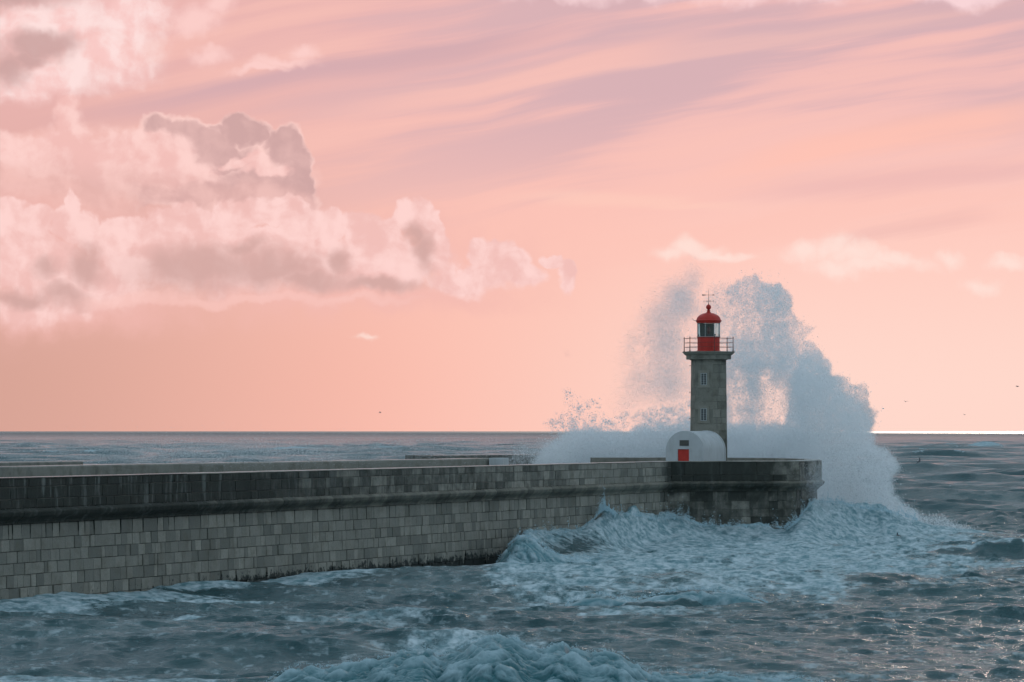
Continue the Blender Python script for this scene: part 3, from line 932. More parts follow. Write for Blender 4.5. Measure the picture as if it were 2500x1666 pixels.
for s_ in (1, -1):
    for ax in (0, 1):
        dxn = (math.cos(ca_ + ax * math.pi / 2) * s_, math.sin(ca_ + ax * math.pi / 2) * s_)
        cd.tube([(TX, YT, zc_), (TX + dxn[0] * 0.30, YT + dxn[1] * 0.30, zc_)], 0.010, 6)
cd.build('cross_arms', M_iron, vane)
# the four letters of the compass on the ends of the cross arms (small wrought loops)
def letter(strokes, cx, cy, cz, h=0.13):
    lt = MB()
    for st_ in strokes: lt.tube([(cx + a * h, cy, cz + b * h) for a, b in st_], 0.010, 5)
    return lt
LET = {'N': [[(-0.3, -0.5), (-0.3, 0.5), (0.3, -0.5), (0.3, 0.5)]], 'S': [[(0.3, 0.4), (0.0, 0.5), (-0.3, 0.3), (0.0, 0.0), (0.3, -0.3), (0.0, -0.5), (-0.3, -0.4)]],
       'E': [[(0.3, 0.5), (-0.3, 0.5), (-0.3, -0.5), (0.3, -0.5)], [(-0.3, 0.0), (0.2, 0.0)]], 'O': [[(0.3 * math.cos(t), 0.5 * math.sin(t)) for t in np.linspace(0, 2 * math.pi, 10)]]}
for nm_, ang_, rr_ in (('O', ca_, 0.37), ('S', ca_ + math.pi, 0.37), ('N', ca_ + math.pi / 2, 0.37), ('E', ca_ - math.pi / 2, 0.37)):
    lt = letter(LET[nm_], TX + math.cos(ang_) * rr_, YT + math.sin(ang_) * rr_, zc_)
    lt.build('letter', M_iron, vane)
# bent rod on the roof edge, brackets of the lightning conductor on the left side
hk = MB()
hk.tube([(TX - 0.93, YT - 0.2, ze - 0.005), (TX - 1.06, YT - 0.22, ze + 0.01), (TX - 1.20, YT - 0.25, ze + 0.14), (TX - 1.22, YT - 0.25, ze + 0.165)], 0.014, 6)
hk.build('bent_rod', M_iron, lh, smooth=True)
for py_ in (893.0, 958.0, 1022.5):
    z_ = zt(py_)
    q = hexp(radius(z_), KF - 1 if hexp(radius(z_), KF - 1)[0] < TX else KF + 2)
    lx = min([hexp(radius(z_), k) for k in range(6)], key=lambda a: a[0])
    bk_ = MB(); bk_.box((lx[0] - 0.03, lx[1] - 0.02, z_), (0.15, 0.03, 0.035)); bk_.box((lx[0] - 0.085, lx[1] - 0.02, z_), (0.03, 0.04, 0.08))
    bk_.build('conductor_bracket', M_iron, lh)

# ------------------------------------------------------------------ the white vaulted hut in front of the tower
HY = 247.3
HX = 421.8 / FPX * HY
HA = math.radians(20.0)
hax = np.array([math.sin(HA), math.cos(HA)]); hrt = np.array([math.cos(HA), -math.sin(HA)])
HR, HL, HS = 1.415, 5.35, 6.545
hut = empty('vaulted_hut', (HX, HY, DECKZ))
tag(hut, 'small white barrel-vaulted hut with a red door at the foot of the tower', 'hut')
def H3(u, d, z): q = np.array([HX, HY]) + hrt * u + hax * d; return (q[0], q[1], z)
NA = 40
def arch(R, zb=DECKZ, sp=HS):
    pts = [(-R, zb)]
    for k in range(NA + 1):
        a = math.pi - math.pi * k / NA
        pts.append((R * math.cos(a), sp + R * math.sin(a)))
    pts.append((R, zb))
    return pts
va = MB()
A = [va.vert(H3(u, 0.22, z)) for u, z in arch(HR - 0.012)]
mids = [[va.vert(H3(u, 0.22 + (HL - 0.22) * q / 6, z)) for u, z in arch(HR - 0.012)] for q in range(1, 7)]
for X_, Y_ in zip([A] + mids[:-1], mids):
    for k in range(len(A) - 1): va.face(X_[k], X_[k + 1], Y_[k + 1], Y_[k])
va.face(*mids[-1])
va.build('vault', M_white, hut, smooth=True)
# raised rim along the far end of the vault
rm = MB()
a0 = arch(HR + 0.03); a1 = arch(HR - 0.05)
q0 = [[rm.vert(H3(u, d, z)) for u, z in a0] for d in (HL - 0.18, HL + 0.004)]
for k in range(len(a0) - 1): rm.face(q0[0][k], q0[0][k + 1], q0[1][k + 1], q0[1][k])
q1 = [[rm.vert(H3(u, d, z)) for u, z in a1] for d in (HL - 0.18, HL + 0.004)]
for k in range(len(a0) - 1):
    rm.face(q0[0][k], q0[0][k + 1], q1[0][k + 1], q1[0][k]); rm.face(q0[1][k], q0[1][k + 1], q1[1][k + 1], q1[1][k])
rm.build('end_rim', M_white, hut, smooth=True)
# front gable as a thick slab with a real doorway
DW, DZ0, DZ1 = 0.84, DECKZ, zt(1096.5) + 0.02
DZ1 = CAMZ - (1097.0 - HOR) / FPX * HY
du = -0.10
fg = MB()
fr_pts = [(-HR, DECKZ)] + arch(HR)[1:-1] + [(HR, DECKZ), (du + DW / 2, DECKZ), (du + DW / 2, DZ1), (du - DW / 2, DZ1), (du - DW / 2, DECKZ)]
F = [fg.vert(H3(u, 0.0, z)) for u, z in fr_pts]; B = [fg.vert(H3(u, 0.225, z)) for u, z in fr_pts]
fg.face(*F); fg.face(*B[::-1])
for k in range(len(fr_pts)): fg.face(F[k], F[(k + 1) % len(F)], B[(k + 1) % len(F)], B[k])
fg.build('front_wall', M_white, hut)
# string course line at springing
ang = math.atan2(hrt[1], hrt[0])
for ua, ub in ((-HR + 0.02, du - DW / 2 - 0.02), (du + DW / 2 + 0.02, HR - 0.02)):
    sc = MB(); sc.box(H3((ua + ub) / 2, -0.006, HS - 0.01), (ub - ua, 0.02, 0.03), rz=ang)
    sc.build('string_course', M_white, hut)
df = MB()
for u, su, z, sz in ((du - DW / 2 - 0.03, 0.06, (DECKZ + DZ1) / 2, DZ1 - DECKZ), (du + DW / 2 + 0.03, 0.06, (DECKZ + DZ1) / 2, DZ1 - DECKZ), (du, DW + 0.12, DZ1 + 0.03, 0.06)):
    df.box(H3(u, 0.0, z), (su, 0.05, sz), rz=ang)
dfo = df.build('door_frame', M_white, hut)
dd = MB()
dd.box(H3(du, 0.10, (DECKZ + DZ1) / 2 - 0.005), (DW - 0.02, 0.06, DZ1 - DECKZ - 0.01), rz=ang)
for q in range(5):
    dd.box(H3(du - DW / 2 + DW * (q + 0.5) / 5, 0.068, (DECKZ + DZ1) / 2 - 0.005), (DW / 5 - 0.022, 0.016, DZ1 - DECKZ - 0.05), rz=ang)
door = dd.build('door', M_door, hut)
dh = MB(); dh.tube([H3(du + 0.30, 0.02, 5.65), H3(du + 0.30, 0.06, 5.65)], 0.022, 8); dh.tube([H3(du + 0.30, 0.015, 5.65), H3(du + 0.20, 0.015, 5.65)], 0.012, 6)
dh.build('handle', M_iron, door)
pq = MB()
zq = CAMZ - (860 + 1243 / 5.6 - HOR) / FPX * HY
pq.box(H3(-0.04, -0.012, zq), (0.68, 0.05, 0.40), rz=ang)
pq.build('plaque', M_plaque, hut, bevel=0.008)

# ------------------------------------------------------------------ the sea
def px_of(x, y): return x / y * FPX + 1250.0
def py_of(y, z=0.0): return HOR + (CAMZ - z) / y * FPX
WALLX = np.array([-3000, 1640, 1950, 2013, 2100, 6000.0])
def wall_depth(px):
    """depth at which a sight line through column px meets the mole (or the foam that carries on past its head)"""
    k = (px - 1250.0) / FPX
    t = (k * P0[1] - P0[0]) / np.maximum(D_[0] - k * D_[1], 1e-3)
    yl = P0[1] + D_[1] * t
    yl = np.where((D_[0] - k * D_[1]) > 1e-3, yl, 243.0)
    yr = np.interp(px, [1640, 1950, 2013, 2100, 2300], [242.9, 245.6, 252.4, 256.0, 258.0])
    return np.where(px < 1640, np.minimum(yl, 243.0), yr)

CREST_PX = [1150, 1190, 1225, 1279, 1320, 1364, 1420, 1445, 1460, 1476, 1492, 1515, 1550, 1600, 1650, 1667, 1714, 1760, 1800, 1854, 1890, 1920, 1950, 1985, 2030, 2080, 2158, 2210, 2300, 2420, 2560]
CREST_Z = [0, 0.0, 1.2, 1.85, 1.95, 1.75, 1.85, 2.10, 2.4, 2.6, 2.5, 2.45, 2.45, 2.1, 2.2, 2.15, 1.55, 1.35, 1.45, 1.55, 1.25, 1.3, 1.9, 3.0, 2.8, 2.5, 2.2, 1.4, 0.7, 0.3, 0.0]

def ridge(x, y, px0, px1, Yc, h, front, back, bend=0.0, seed=0):
    """a single steep wave: short face toward the camera, long back"""
    px = px_of(x, y)
    u = np.clip((px - px0) / (px1 - px0), 0, 1)
    env = np.sin(np.pi * u) ** 0.7 * (px > px0) * (px < px1)
    sc = max(1.0, Yc / 200.0)
    wob = perlin(x * 0.35 / sc + seed * 7.7, x * 0 + seed, None) * 1.1 * sc + bend * (u - 0.5) * 10
    d = y - (Yc + wob)
    hn = 1 + 0.7 * perlin(x * 0.8 / sc + seed * 3.1, y * 0.3 / sc + seed * 1.7)
    prof = np.where(d < 0, np.exp(-(np.abs(d) / front) ** 1.6), np.exp(-(d / back) ** 1.3))
    return h * (0.62 if Yc < 450 and h < 0.6 else 1.0) * env * prof * hn, d, env
# (px0, px1, depth, height, front, back, bend, foam behind the crest)
RIDGES = [(1370, 1880, 160.0, 0.62, 0.75, 5.0, 0.25, 1.0), (2215, 2640, 222.0, 0.62, 1.1, 6.0, -0.3, 0.9), (1500, 1870, 124.0, 0.42, 0.6, 2.2, 0.1, 0.0),
          (860, 1020, 163.0, 0.40, 0.7, 2.5, 0.0, 0.15), (2290, 2470, 157.0, 0.36, 0.6, 3.0, -0.2, 0.0), (380, 560, 121.0, 0.30, 0.6, 2.0, 0.0, 0.0), (150, 300, 122.5, 0.26, 0.6, 2.0, 0.0, 0.0),
          (1700, 2050, 196.0, 0.55, 1.0, 4.0, -0.3, 0.4), (1960, 2200, 140.0, 0.34, 0.7, 2.6, 0.2, 0.0), (300, 700, 172.0, 0.30, 0.8, 3.0, 0.1, 0.3), (2050, 2320, 178.0, 0.42, 0.8, 3.4, 0.2, 0.1),
          (1200, 1420, 141.0, 0.34, 0.7, 3.0, 0.1, 0.0), (2330, 2560, 300.0, 0.9, 2.0, 8.0, 0.0, 0.0), (-60, 240, 150.0, 0.34, 0.7, 3.0, 0.0, 0.25), (640, 900, 136.0, 0.3, 0.7, 2.6, 0.1, 0.0),
          # far rollers with white caps
          (20, 150, 1480.0, 1.9, 10.0, 28.0, 0.0, 0.9), (640, 830, 1290.0, 1.9, 10.0, 30.0, 0.0, 1.0), (880, 1010, 1230.0, 1.5, 9.0, 26.0, 0.0, 0.7), (2350, 2460, 1450.0, 2.0, 10.0, 30.0, 0.0, 0.9),
          (880, 980, 1700.0, 1.6, 24.0, 40.0, 0.0, 0.0), (180, 420, 1750.0, 1.5, 24.0, 40.0, 0.0, 0.0), (2180, 2420, 980.0, 0.5, 7.0, 22.0, 0.0, 0.0), (2120, 2300, 640.0, 0.45, 5.0, 16.0, 0.1, 0.2),
          (2260, 2480, 520.0, 0.5, 4.0, 14.0, -0.1, 0.3), (2250, 2400, 430.0, 0.5, 3.0, 10.0, -0.1, 0.2)]

NW = 170
rw = np.random.default_rng(42)
WL = np.exp(rw.uniform(np.log(0.45), np.log(62.0), NW))
WD = np.radians(-96 + rw.normal(0, 1, NW) * np.where(WL > 4, 17, 34))
WPH = rw.uniform(0, 2 * np.pi, NW)
WA = 0.0048 * WL ** 0.88 * rw.uniform(0.5, 1.3, NW) * np.where(WL < 1.6, 1.9, np.where(WL < 9, 1.45, 0.9))

def sea_surface(x, y, dY):
    px = px_of(x, y); py = py_of(y)
    h = np.zeros_like(x); hx = np.zeros_like(x); hy = np.zeros_like(x)
    expo = 0.75 + 0.75 * sstep(y, 240, 420) - 0.5 * sstep(y, 1500, 4000)              # open sea beyond the mole is rougher
    gust = 1 + 0.5 * perlin(x / 23.0, y / 34.0)
    for lam, th, ph, am in zip(WL, WD, WPH, WA):
        k = 2 * np.pi / lam
        fade = sstep(lam / dY, 2.2, 4.5)
        a = am * fade * (expo if lam > 12 else 0.85 * gust)
        q = k * (x * math.cos(th) + y * math.sin(th)) + ph
        s_, c_ = np.sin(q), np.cos(q)
        h += a * c_
        hx -= a * 0.95 * math.cos(th) * s_; hy -= a * 0.95 * math.sin(th) * s_
    swell = h.copy()
    foam = np.zeros_like(x)
    # calm the water right at the mole, lower it where the breaking wave draws it down
    wdp = wall_depth(px)
    d = wdp - y                                          # metres in front of the wall
    near = np.exp(-np.maximum(d, 0) / 9.0) * (y < 262)
    h *= 1 - 0.6 * near
    h += 0.40 * (1 - sstep(px, 100, 700)) * near - 0.55 * np.exp(-((px - 1130) / 190.0) ** 2) * near
    # heaped foam against the wall
    crest = np.interp(px, CREST_PX, CREST_Z)
    lum = fbm(x * 0.42, y * 0.45, None, 4, 0.55)
    fall = 4.2 + 2.6 * perlin(px / 90.0, d * 0.05 + 3.3)
    heap = crest * np.exp(-np.maximum(d, 0) / fall) * np.where(d > 0, 1.0, np.exp(-np.maximum(-d - 1.5, 0) / 5.0))
    # the wave running along the wall (left end of the foam): leaning edge, hollow dark face
    dn_ = np.clip(d / 12.5, -0.3, 1.2)
    edge = 1266 - 56 * dn_
    wv_ = np.where((px < 1480) & (d > -3.0), np.maximum(crest, 1.75 * sstep(px, 1190, 1240)) * np.clip(1 - dn_, 0, 1) ** 0.75 * sstep(px, edge - 10, edge + 22), 0)
    mixw = sstep(px, 1400, 1480)
    heap = np.where(px < 1480, wv_ * (1 - mixw) + heap * mixw, heap)
    hollow = np.exp(-(((px - 1372) / 92.0) ** 2 + ((d - 6.3) / 4.2) ** 2))
    heap *= 1 - 0.55 * hollow
    inheap = sstep(heap, 0.05, 0.5)
    bil = fbm(x * 0.6 + 3, y * 0.6, None, 2, 0.45)
    h = h * (1 - 0.5 * inheap) + heap * (1 + 0.30 * lum) + inheap * 0.15 * bil * (1 - 0.7 * hollow)
    foam = np.maximum(foam, inheap * np.clip(0.90 + 0.30 * lum - 0.95 * hollow * (1 + 0.6 * lum), 0.08, 1.2))
    # broad milky field in front of the head, thinning toward the camera
    wob = 75 * perlin(x / 9.0, y / 16.0) + 55 * perlin(x / 3.4, y / 7.0) + 30 * perlin(x / 1.2, y / 3.0)
    pyw = py + wob * 0.45; pxw = px + wob * 2.2
    fld = sstep(pyw, 1262, 1290) * (1 - sstep(pyw, 1405, 1500 - 60 * sstep(px, 1850, 2300))) * sstep(pxw, 1120, 1300) * (1 - 0.62 * sstep(pxw, 2120, 2420)) * (y < 268)
    fld = fld * (1 - 0.9 * hollow)
    fld = fld * np.clip(0.80 + 0.55 * fbm(x / 5.0, y / 9.0, None, 4, 0.6), 0.25, 1.15)
    foam = np.maximum(foam, 0.96 * fld)
    fw = (1 - sstep(d + wob * 0.03, 2.0, 15.0)) * (d > -3) * (px < 1400)
    foam = np.maximum(foam, 0.74 * fw)
    patches = 0.52 * sstep(perlin(x / 11.0 + 5, y / 17.0) + 0.5 * perlin(x / 4.0, y / 7.0), -0.15, 0.6) * (1 - sstep(px, 1500, 2300) * sstep(py, 1400, 1480) * 0.55) * (y < 260)
    foam = np.maximum(foam, np.maximum(patches, 0.20 * (y < 270)))
    bz = np.exp(-np.abs(y - 112.5) / 4.0) * sstep(px, 560, 760) * (1 - sstep(px, 1850, 2100)) * (y > 100)
    foam = np.maximum(foam, 0.68 * bz)
    for i_, (a_, b_, yc, hh, fr_, bk_, bd, fm) in enumerate(RIDGES):
        sel = np.abs(y - yc) < max(30, 8 * bk_)
        if not sel.any(): continue
        rh, dd_, env = ridge(x[sel], y[sel], a_, b_, yc, hh, fr_, bk_, bd, i_ + 1)
        h[sel] += rh
        if fm > 0:
            sc_ = max(1.0, yc / 400.0)
            f_ = fm * env * sstep(dd_ + 0.8 * perlin(x[sel] * 1.3 / sc_, y[sel] * 0.8 / sc_) * sc_, -0.7 * fr_, 0.4) * (1 - sstep(dd_, bk_ * 0.5, bk_ * 1.6))
            foam[sel] = np.maximum(foam[sel], f_)
        dkf = env * np.exp(-((dd_ + fr_ * 0.7) / (fr_ * 0.8)) ** 2)
        foam[sel] *= 1 - 0.85 * dkf
    foam *= 1 - 0.72 * hollow * np.clip(1 + 0.8 * lum + 0.5 * perlin(x * 1.4, y * 1.6), 0.3, 1.13)
    # small white horses on the steepest crests of the open sea
    cap = sstep(swell / (0.38 + 0.34 * (y > 260)) + 0.9 * perlin(x / 6.0, y / 12.0), 2.5 - 0.45 * (y > 300), 3.3)
    foam = np.maximum(foam, 0.8 * cap * (y > 110))
    # lumpy churned surface where there is foam
    churn = fbm(x * 0.7, y * 0.9, None, 2, 0.5)
    fresh = sstep(dY, 0.9, 0.35)
    h += 0.10 * np.clip(foam, 0, 1) * churn * fresh
    rp1 = fbm(x * 0.55 + 0.3 * h, y * 1.25 + 2.0 * hy, None, 3, 0.55, kind='r')
    rp2 = fbm(x * 1.5 + 9, y * 2.6 + 4.0 * hy, None, 2, 0.55, kind='r')
    calm = np.clip(0.55 + 0.9 * perlin(x / 13.0 + 8, y / 20.0), 0.15, 1.3)
    h += (0.055 * rp1 + 0.028 * rp2 * sstep(dY, 0.30, 0.16)) * fresh * calm * (1 - 0.9 * np.clip(foam, 0, 1))
    return x + hx * (1 - inheap), y + hy * (1 - inheap) * (1 - 0.7 * near), h, foam

# rows by depth, columns by bearing: one sheet to the horizon
rows = [98.0]
while rows[-1] < 26000:
    Y = rows[-1]
    if Y < 190: dy_ = 0.13
    elif Y < 275: dy_ = 0.19
    elif Y < 1000: dy_ = 0.19 + (Y - 275) / 725 * 1.9
    else: dy_ = 2.1 * (Y / 1000) ** 1.55
    rows.append(Y + dy_)
rows = np.array(rows)
kin = np.linspace(-0.158, 0.158, 760)
ko = 0.158 + np.cumsum(np.linspace(0.0006, 0.02, 44))
ks = np.concatenate([-ko[::-1], kin, ko])
near_rows = np.array([20, 50, 75, 90.0])
rows = np.concatenate([near_rows, rows])
dYs = np.gradient(rows)
YY, KK = np.meshgrid(rows, ks, indexing='ij')
XX = YY * KK
DY = np.maximum(np.repeat(dYs[:, None], len(ks), 1), np.gradient(KK, axis=1) * YY * 1.0)
R_, C_ = XX.shape
vx, vy, vz, vf = [np.empty(R_ * C_) for _ in range(4)]
for a in range(0, R_, 200):
    b = min(R_, a + 200)
    o_ = sea_surface(XX[a:b].ravel().astype(np.float64), YY[a:b].ravel().astype(np.float64), DY[a:b].ravel())
    for dst, src in zip((vx, vy, vz, vf), o_): dst[a * C_:b * C_] = src
# the earth's curve brings the horizon down to where the photograph has it
vz = vz - 0.0 * vy
idx = np.arange(R_ * C_).reshape(R_, C_)
quads = np.stack([idx[:-1, :-1], idx[:-1, 1:], idx[1:, 1:], idx[1:, :-1]], -1).reshape(-1, 4)
print('sea verts', R_ * C_)

def sea_material():
    mt, n, b = material('sea_water')
    p = wpos(n)
    x, y, z = n.xyz(p)
    foam = n.attr('foam')
    pw = n.vm('ADD', p, n.vm('SCALE', n.vm('SUBTRACT', n.noise(n.vm('MULTIPLY', p, (1.0, 0.6, 1.0)), 0.55, 3.0, 0.5, color=True), (0.5, 0.5, 0.5)), scale=0.6))
    lace = n.noise(n.vm('MULTIPLY', pw, (1.0, 0.8, 1.3)), 1.5, 6.0, 0.66)
    rid = n.m('ABSOLUTE', n.sub(n.noise(n.vm('MULTIPLY', pw, (0.9, 0.5, 1.0)), 0.75, 4.0, 0.6), 0.5))
    web = n.ss(rid, 0.11, 0.0)
    v = n.add(n.mul(foam, 1.15), n.mul(n.sub(lace, 0.5), 2.3), n.mul(web, n.mul(foam, 0.55)), -0.42)
    fm = n.mul(n.ss(v, -0.12, 0.62), n.ss(foam, 0.02, 0.25))
    murk = n.ss(n.noise(p, 0.12, 3.0), 0.3, 0.7)
    water = n.mix(murk, (0.018, 0.064, 0.071), (0.042, 0.104, 0.110))
    # bubbles under the surface make the water by the foam milky
    water = n.mix(n.ss(foam, 0.15, 0.95, 0.0, 0.75), water, (0.10, 0.215, 0.235))
    fcol = n.mix(n.ss(n.add(n.mul(lace, 0.6), n.mul(n.noise(n.vm('MULTIPLY', pw, (1.0, 0.9, 1.5)), 3.2, 4.0, 0.6), 0.4)), 0.36, 0.66), (0.15, 0.28, 0.31), (0.60, 0.69, 0.72))
    n.put(b.inputs['Base Color'], n.mix(fm, water, fcol))
    n.put(b.inputs['Roughness'], n.mix(fm, n.ss(y, 150.0, 9000.0, 0.17, 0.42), (0.75,) * 3))
    b.inputs['IOR'].default_value = 1.30
    n.put(b.inputs['Specular IOR Level'], n.ss(fm, 0.0, 1.0, 0.5, 0.2))
    rip = n.add(n.noise(n.vm('MULTIPLY', p, (0.6, 1.1, 1.2)), 2.4, 5.0, 0.66), n.mul(n.noise(n.vm('MULTIPLY', p, (0.45, 1.2, 1.2)), 7.0, 4.0, 0.6), 0.35), n.mul(lace, n.mul(foam, 0.25)))
    k = n.new('ShaderNodeBump'); k.inputs['Strength'].default_value = 1.0
    # ripples are too small to resolve far off
    n.put(k.inputs['Distance'], n.ss(y, 100.0, 1500.0, 0.14, 0.10))
    n.put(k.inputs['Height'], rip); n.t.links.new(k.outputs[0], b.inputs['Normal'])
    return mt
M_sea = sea_material()
sea_me = np_mesh('sea', np.stack([vx, vy, vz], -1), quads, {'foam': vf})
sea = link_mesh('sea', sea_me, M_sea)
tag(sea, kind='structure')

def sea_z(x, y):
    x = np.atleast_1d(np.float64(x)); y = np.atleast_1d(np.float64(y))
    return sea_surface(x, y, np.full_like(x, 0.25))[2]

# ------------------------------------------------------------------ the cloud layer that keeps this stretch of coast in shade
# (it hangs above the picture; the sun only reaches the sea again some ten kilometres out, where the horizon glitters)
def cloud_layer():
    nx, ny = 150, 170
    xs = np.linspace(-5200, 8200, nx); ys = np.linspace(7750, 19300, ny)
    Xg, Yg = np.meshgrid(xs, ys, indexing='ij')
    ragg = 500 * fbm(Xg / 1500.0, Yg / 1500.0, None, 4)
    Y2 = Yg + ragg * np.clip((Yg - 17500) / 1800, 0, 1) * 0.7 - np.abs(ragg) * 0
    Y2 = np.minimum(Y2, 19500)
    under = 2560 + 40 * fbm(Xg / 700.0, Yg / 700.0, None, 4, kind='b') + np.maximum(Y2 - 18600, 0) * 0.02
    edge = np.minimum.reduce([np.arange(nx)[:, None] * np.ones(ny), (nx - 1 - np.arange(nx))[:, None] * np.ones(ny), np.ones((nx, 1)) * np.arange(ny), np.ones((nx, 1)) * (ny - 1 - np.arange(ny))])
    thick = np.clip(edge / 10.0, 0, 1) ** 0.6 * (260 + 120 * fbm(Xg / 900.0 + 7, Yg / 900.0, None, 4, kind='b'))
    V = np.concatenate([np.stack([Xg, Y2, under], -1).reshape(-1, 3), np.stack([Xg, Y2, under + thick], -1).reshape(-1, 3)])
    idx = np.arange(nx * ny).reshape(nx, ny)
    q = np.stack([idx[:-1, :-1], idx[:-1, 1:], idx[1:, 1:], idx[1:, :-1]], -1).reshape(-1, 4)
    me = np_mesh('cloud_layer', V, np.concatenate([q, q[:, ::-1] + nx * ny]))
    mt, n, b = material('cloud_underside')
    nt = mt.node_tree; nt.nodes.remove(b)
    d = n.new('ShaderNodeBsdfDiffuse'); d.inputs[0].default_value = (0.97, 0.96, 0.97, 1)
    t = n.new('ShaderNodeBsdfTranslucent'); t.inputs[0].default_value = (0.97, 0.96, 0.97, 1)
    mx = n.new('ShaderNodeMixShader'); mx.inputs[0].default_value = 0.8
    nt.links.new(d.outputs[0], mx.inputs[1]); nt.links.new(t.outputs[0], mx.inputs[2]); nt.links.new(mx.outputs[0], nt.nodes['Material Output'].inputs[0])
    o = link_mesh('cloud_layer', me, mt)
    tag(o, kind='structure')
cloud_layer()

# ------------------------------------------------------------------ spray, droplets and breakers
def water_white(name, alb, trans=0.25):
    mt, n, b = material(name)
    nt = mt.node_tree; nt.nodes.remove(b)
    d = n.new('ShaderNodeBsdfDiffuse'); d.inputs[0].default_value = (*alb, 1)
    t = n.new('ShaderNodeBsdfTranslucent'); t.inputs[0].default_value = (*alb, 1)
    mx = n.new('ShaderNodeMixShader'); mx.inputs[0].default_value = trans
    nt.links.new(d.outputs[0], mx.inputs[1]); nt.links.new(t.outputs[0], mx.inputs[2])
    nt.links.new(mx.outputs[0], nt.nodes['Material Output'].inputs[0])
    return mt
M_spray = water_white('white_spray', (0.95, 0.965, 0.975), 0.34)
M_mist = water_white('thin_mist', (0.80, 0.84, 0.86), 0.45)
M_drop = water_white('foam_droplets', (0.50, 0.66, 0.72), 0.25)

rf_ = np.random.default_rng(99)
def flakes(name, pos, size, mat, parent=None):
    """every drop a tiny randomly turned triangle"""
    N = len(pos)
    a = rf_.normal(size=(N, 3)); a /= np.linalg.norm(a, axis=1)[:, None]
    b = rf_.normal(size=(N, 3)); b -= (a * b).sum(1)[:, None] * a; b /= np.linalg.norm(b, axis=1)[:, None]
    c = -0.5 * a + 0.866 * b; e = -0.5 * a - 0.866 * b
    s = (size / 1.732)[:, None]
    V = np.empty((N, 3, 3), np.float32)
    V[:, 0] = pos + a * s; V[:, 1] = pos + c * s; V[:, 2] = pos + e * s
    me = bpy.data.meshes.new(name)
    me.vertices.add(N * 3); me.vertices.foreach_set('co', V.ravel())
    me.loops.add(N * 3); me.loops.foreach_set('vertex_index', np.arange(N * 3, dtype=np.int32))
    me.polygons.add(N); me.polygons.foreach_set('loop_start', np.arange(0, N * 3, 3, dtype=np.int32))
    me.update(calc_edges=True)
    return link_mesh(name, me, mat, parent)

# density of the spray in the vertical sheet it was thrown up in (columns/rows in photo pixels, 2 px cells)
GX0, GX1, GY0, GY1, GS = 1160, 2420, 620, 1330, 2.0
gx = np.arange(GX0, GX1, GS); gy = np.arange(GY0, GY1, GS)
GXX, GYY = np.meshgrid(gx, gy)
def in_poly(px, py, poly):
    c = np.zeros(px.shape, bool)
    n = len(poly)
    for i in range(n):
        x1, y1 = poly[i]; x2, y2 = poly[(i + 1) % n]
        if y1 == y2: continue
        t = ((y1 > py) != (y2 > py)) & (px < (x2 - x1) * (py - y1) / (y2 - y1) + x1)
        c ^= t
    return c
def blur(a, s):
    s = s / GS
    if s <= 0: return a
    k = np.exp(-0.5 * (np.arange(-int(3 * s) - 1, int(3 * s) + 2) / s) ** 2); k /= k.sum()
    a = np.apply_along_axis(lambda v: np.convolve(v, k, 'same'), 0, a)
    return np.apply_along_axis(lambda v: np.convolve(v, k, 'same'), 1, a)
# plumes fly outward from where the wave struck: stretch the noise along those rays
ox, oy = 1830.0, 1190.0
th_ = np.arctan2(oy - GYY, GXX - ox); rr0 = np.hypot(GXX - ox, GYY - oy)
ray = fbm(th_ * 9.0, rr0 / 120.0, None, 4, 0.6)
lump = fbm(GXX / 46.0, GYY / 46.0, None, 5, 0.6)
lump2 = fbm(GXX / 46.0 + 40, GYY / 46.0 + 11, None, 5, 0.6)
mid_ = fbm(GXX / 16.0, GYY / 16.0 + 7, None, 4, 0.65)
fin_ = fbm(GXX / 7.0 + 3, GYY / 7.0 + 9, None, 3, 0.7)
big_ = fbm(GXX / 110.0 + 2, GYY / 110.0, None, 3, 0.5)
def layer(poly, warp, soft):
    ex = (GXX - ox) / np.maximum(rr0, 1); ey = (GYY - oy) / np.maximum(rr0, 1)
    out_ = warp * 1.7 * (ray + 0.25 * fin_)
    wx = GXX + warp * (lump * 1.2 + 0.5 * mid_) + ex * out_; wy = GYY + warp * (lump2 * 1.2 + 0.5 * fin_) + ey * out_
    return blur(in_poly(wx, wy, poly).astype(float), soft)
A = layer([(1775, 1300), (1770, 1130), (1800, 1050), (1850, 1085), (1900, 1060), (1925, 1000), (1940, 940), (1950, 880), (1990, 880), (2025, 905), (2060, 960), (2100, 985), (2126, 1020), (2134, 1080), (2182, 1116), (2195, 1140), (2172, 1170), (2184, 1200), (2203, 1233), (2240, 1262), (2200, 1320), (2000, 1320)], 13, 5)
B = layer([(1765, 1070), (1770, 860), (1790, 780), (1775, 705), (1800, 684), (1838, 676), (1849, 652), (1856, 684), (1885, 690), (1914, 704), (1936, 733), (1928, 767), (1950, 788), (1986, 803), (1960, 835), (1990, 846), (2029, 892), (2040, 915), (2080, 935), (2115, 954), (2137, 1000), (2134, 1050), (2100, 1070)], 17, 2.5)
Cc = layer([(1715, 730), (1760, 700), (1800, 690), (1800, 780), (1790, 900), (1775, 1040), (1735, 1040)], 20, 10)
Dv = layer([(1535, 1055), (1527, 959), (1538, 831), (1566, 775), (1605, 728), (1650, 690), (1702, 655), (1716, 660), (1690, 730), (1725, 730), (1728, 950), (1700, 1055)], 22, 19)
E = layer([(1305, 1140), (1332, 1082), (1400, 1058), (1450, 1052), (1510, 1060), (1560, 1046), (1640, 1040), (1690, 1020), (1780, 1035), (1900, 1045), (2000, 1060), (2000, 1140)], 16, 7)
Fs = layer([(1340, 1062), (1350, 1020), (1368, 975), (1392, 950), (1420, 985), (1460, 975), (1480, 1020), (1560, 1010), (1640, 990), (1700, 985), (1700, 1070)], 22, 4)
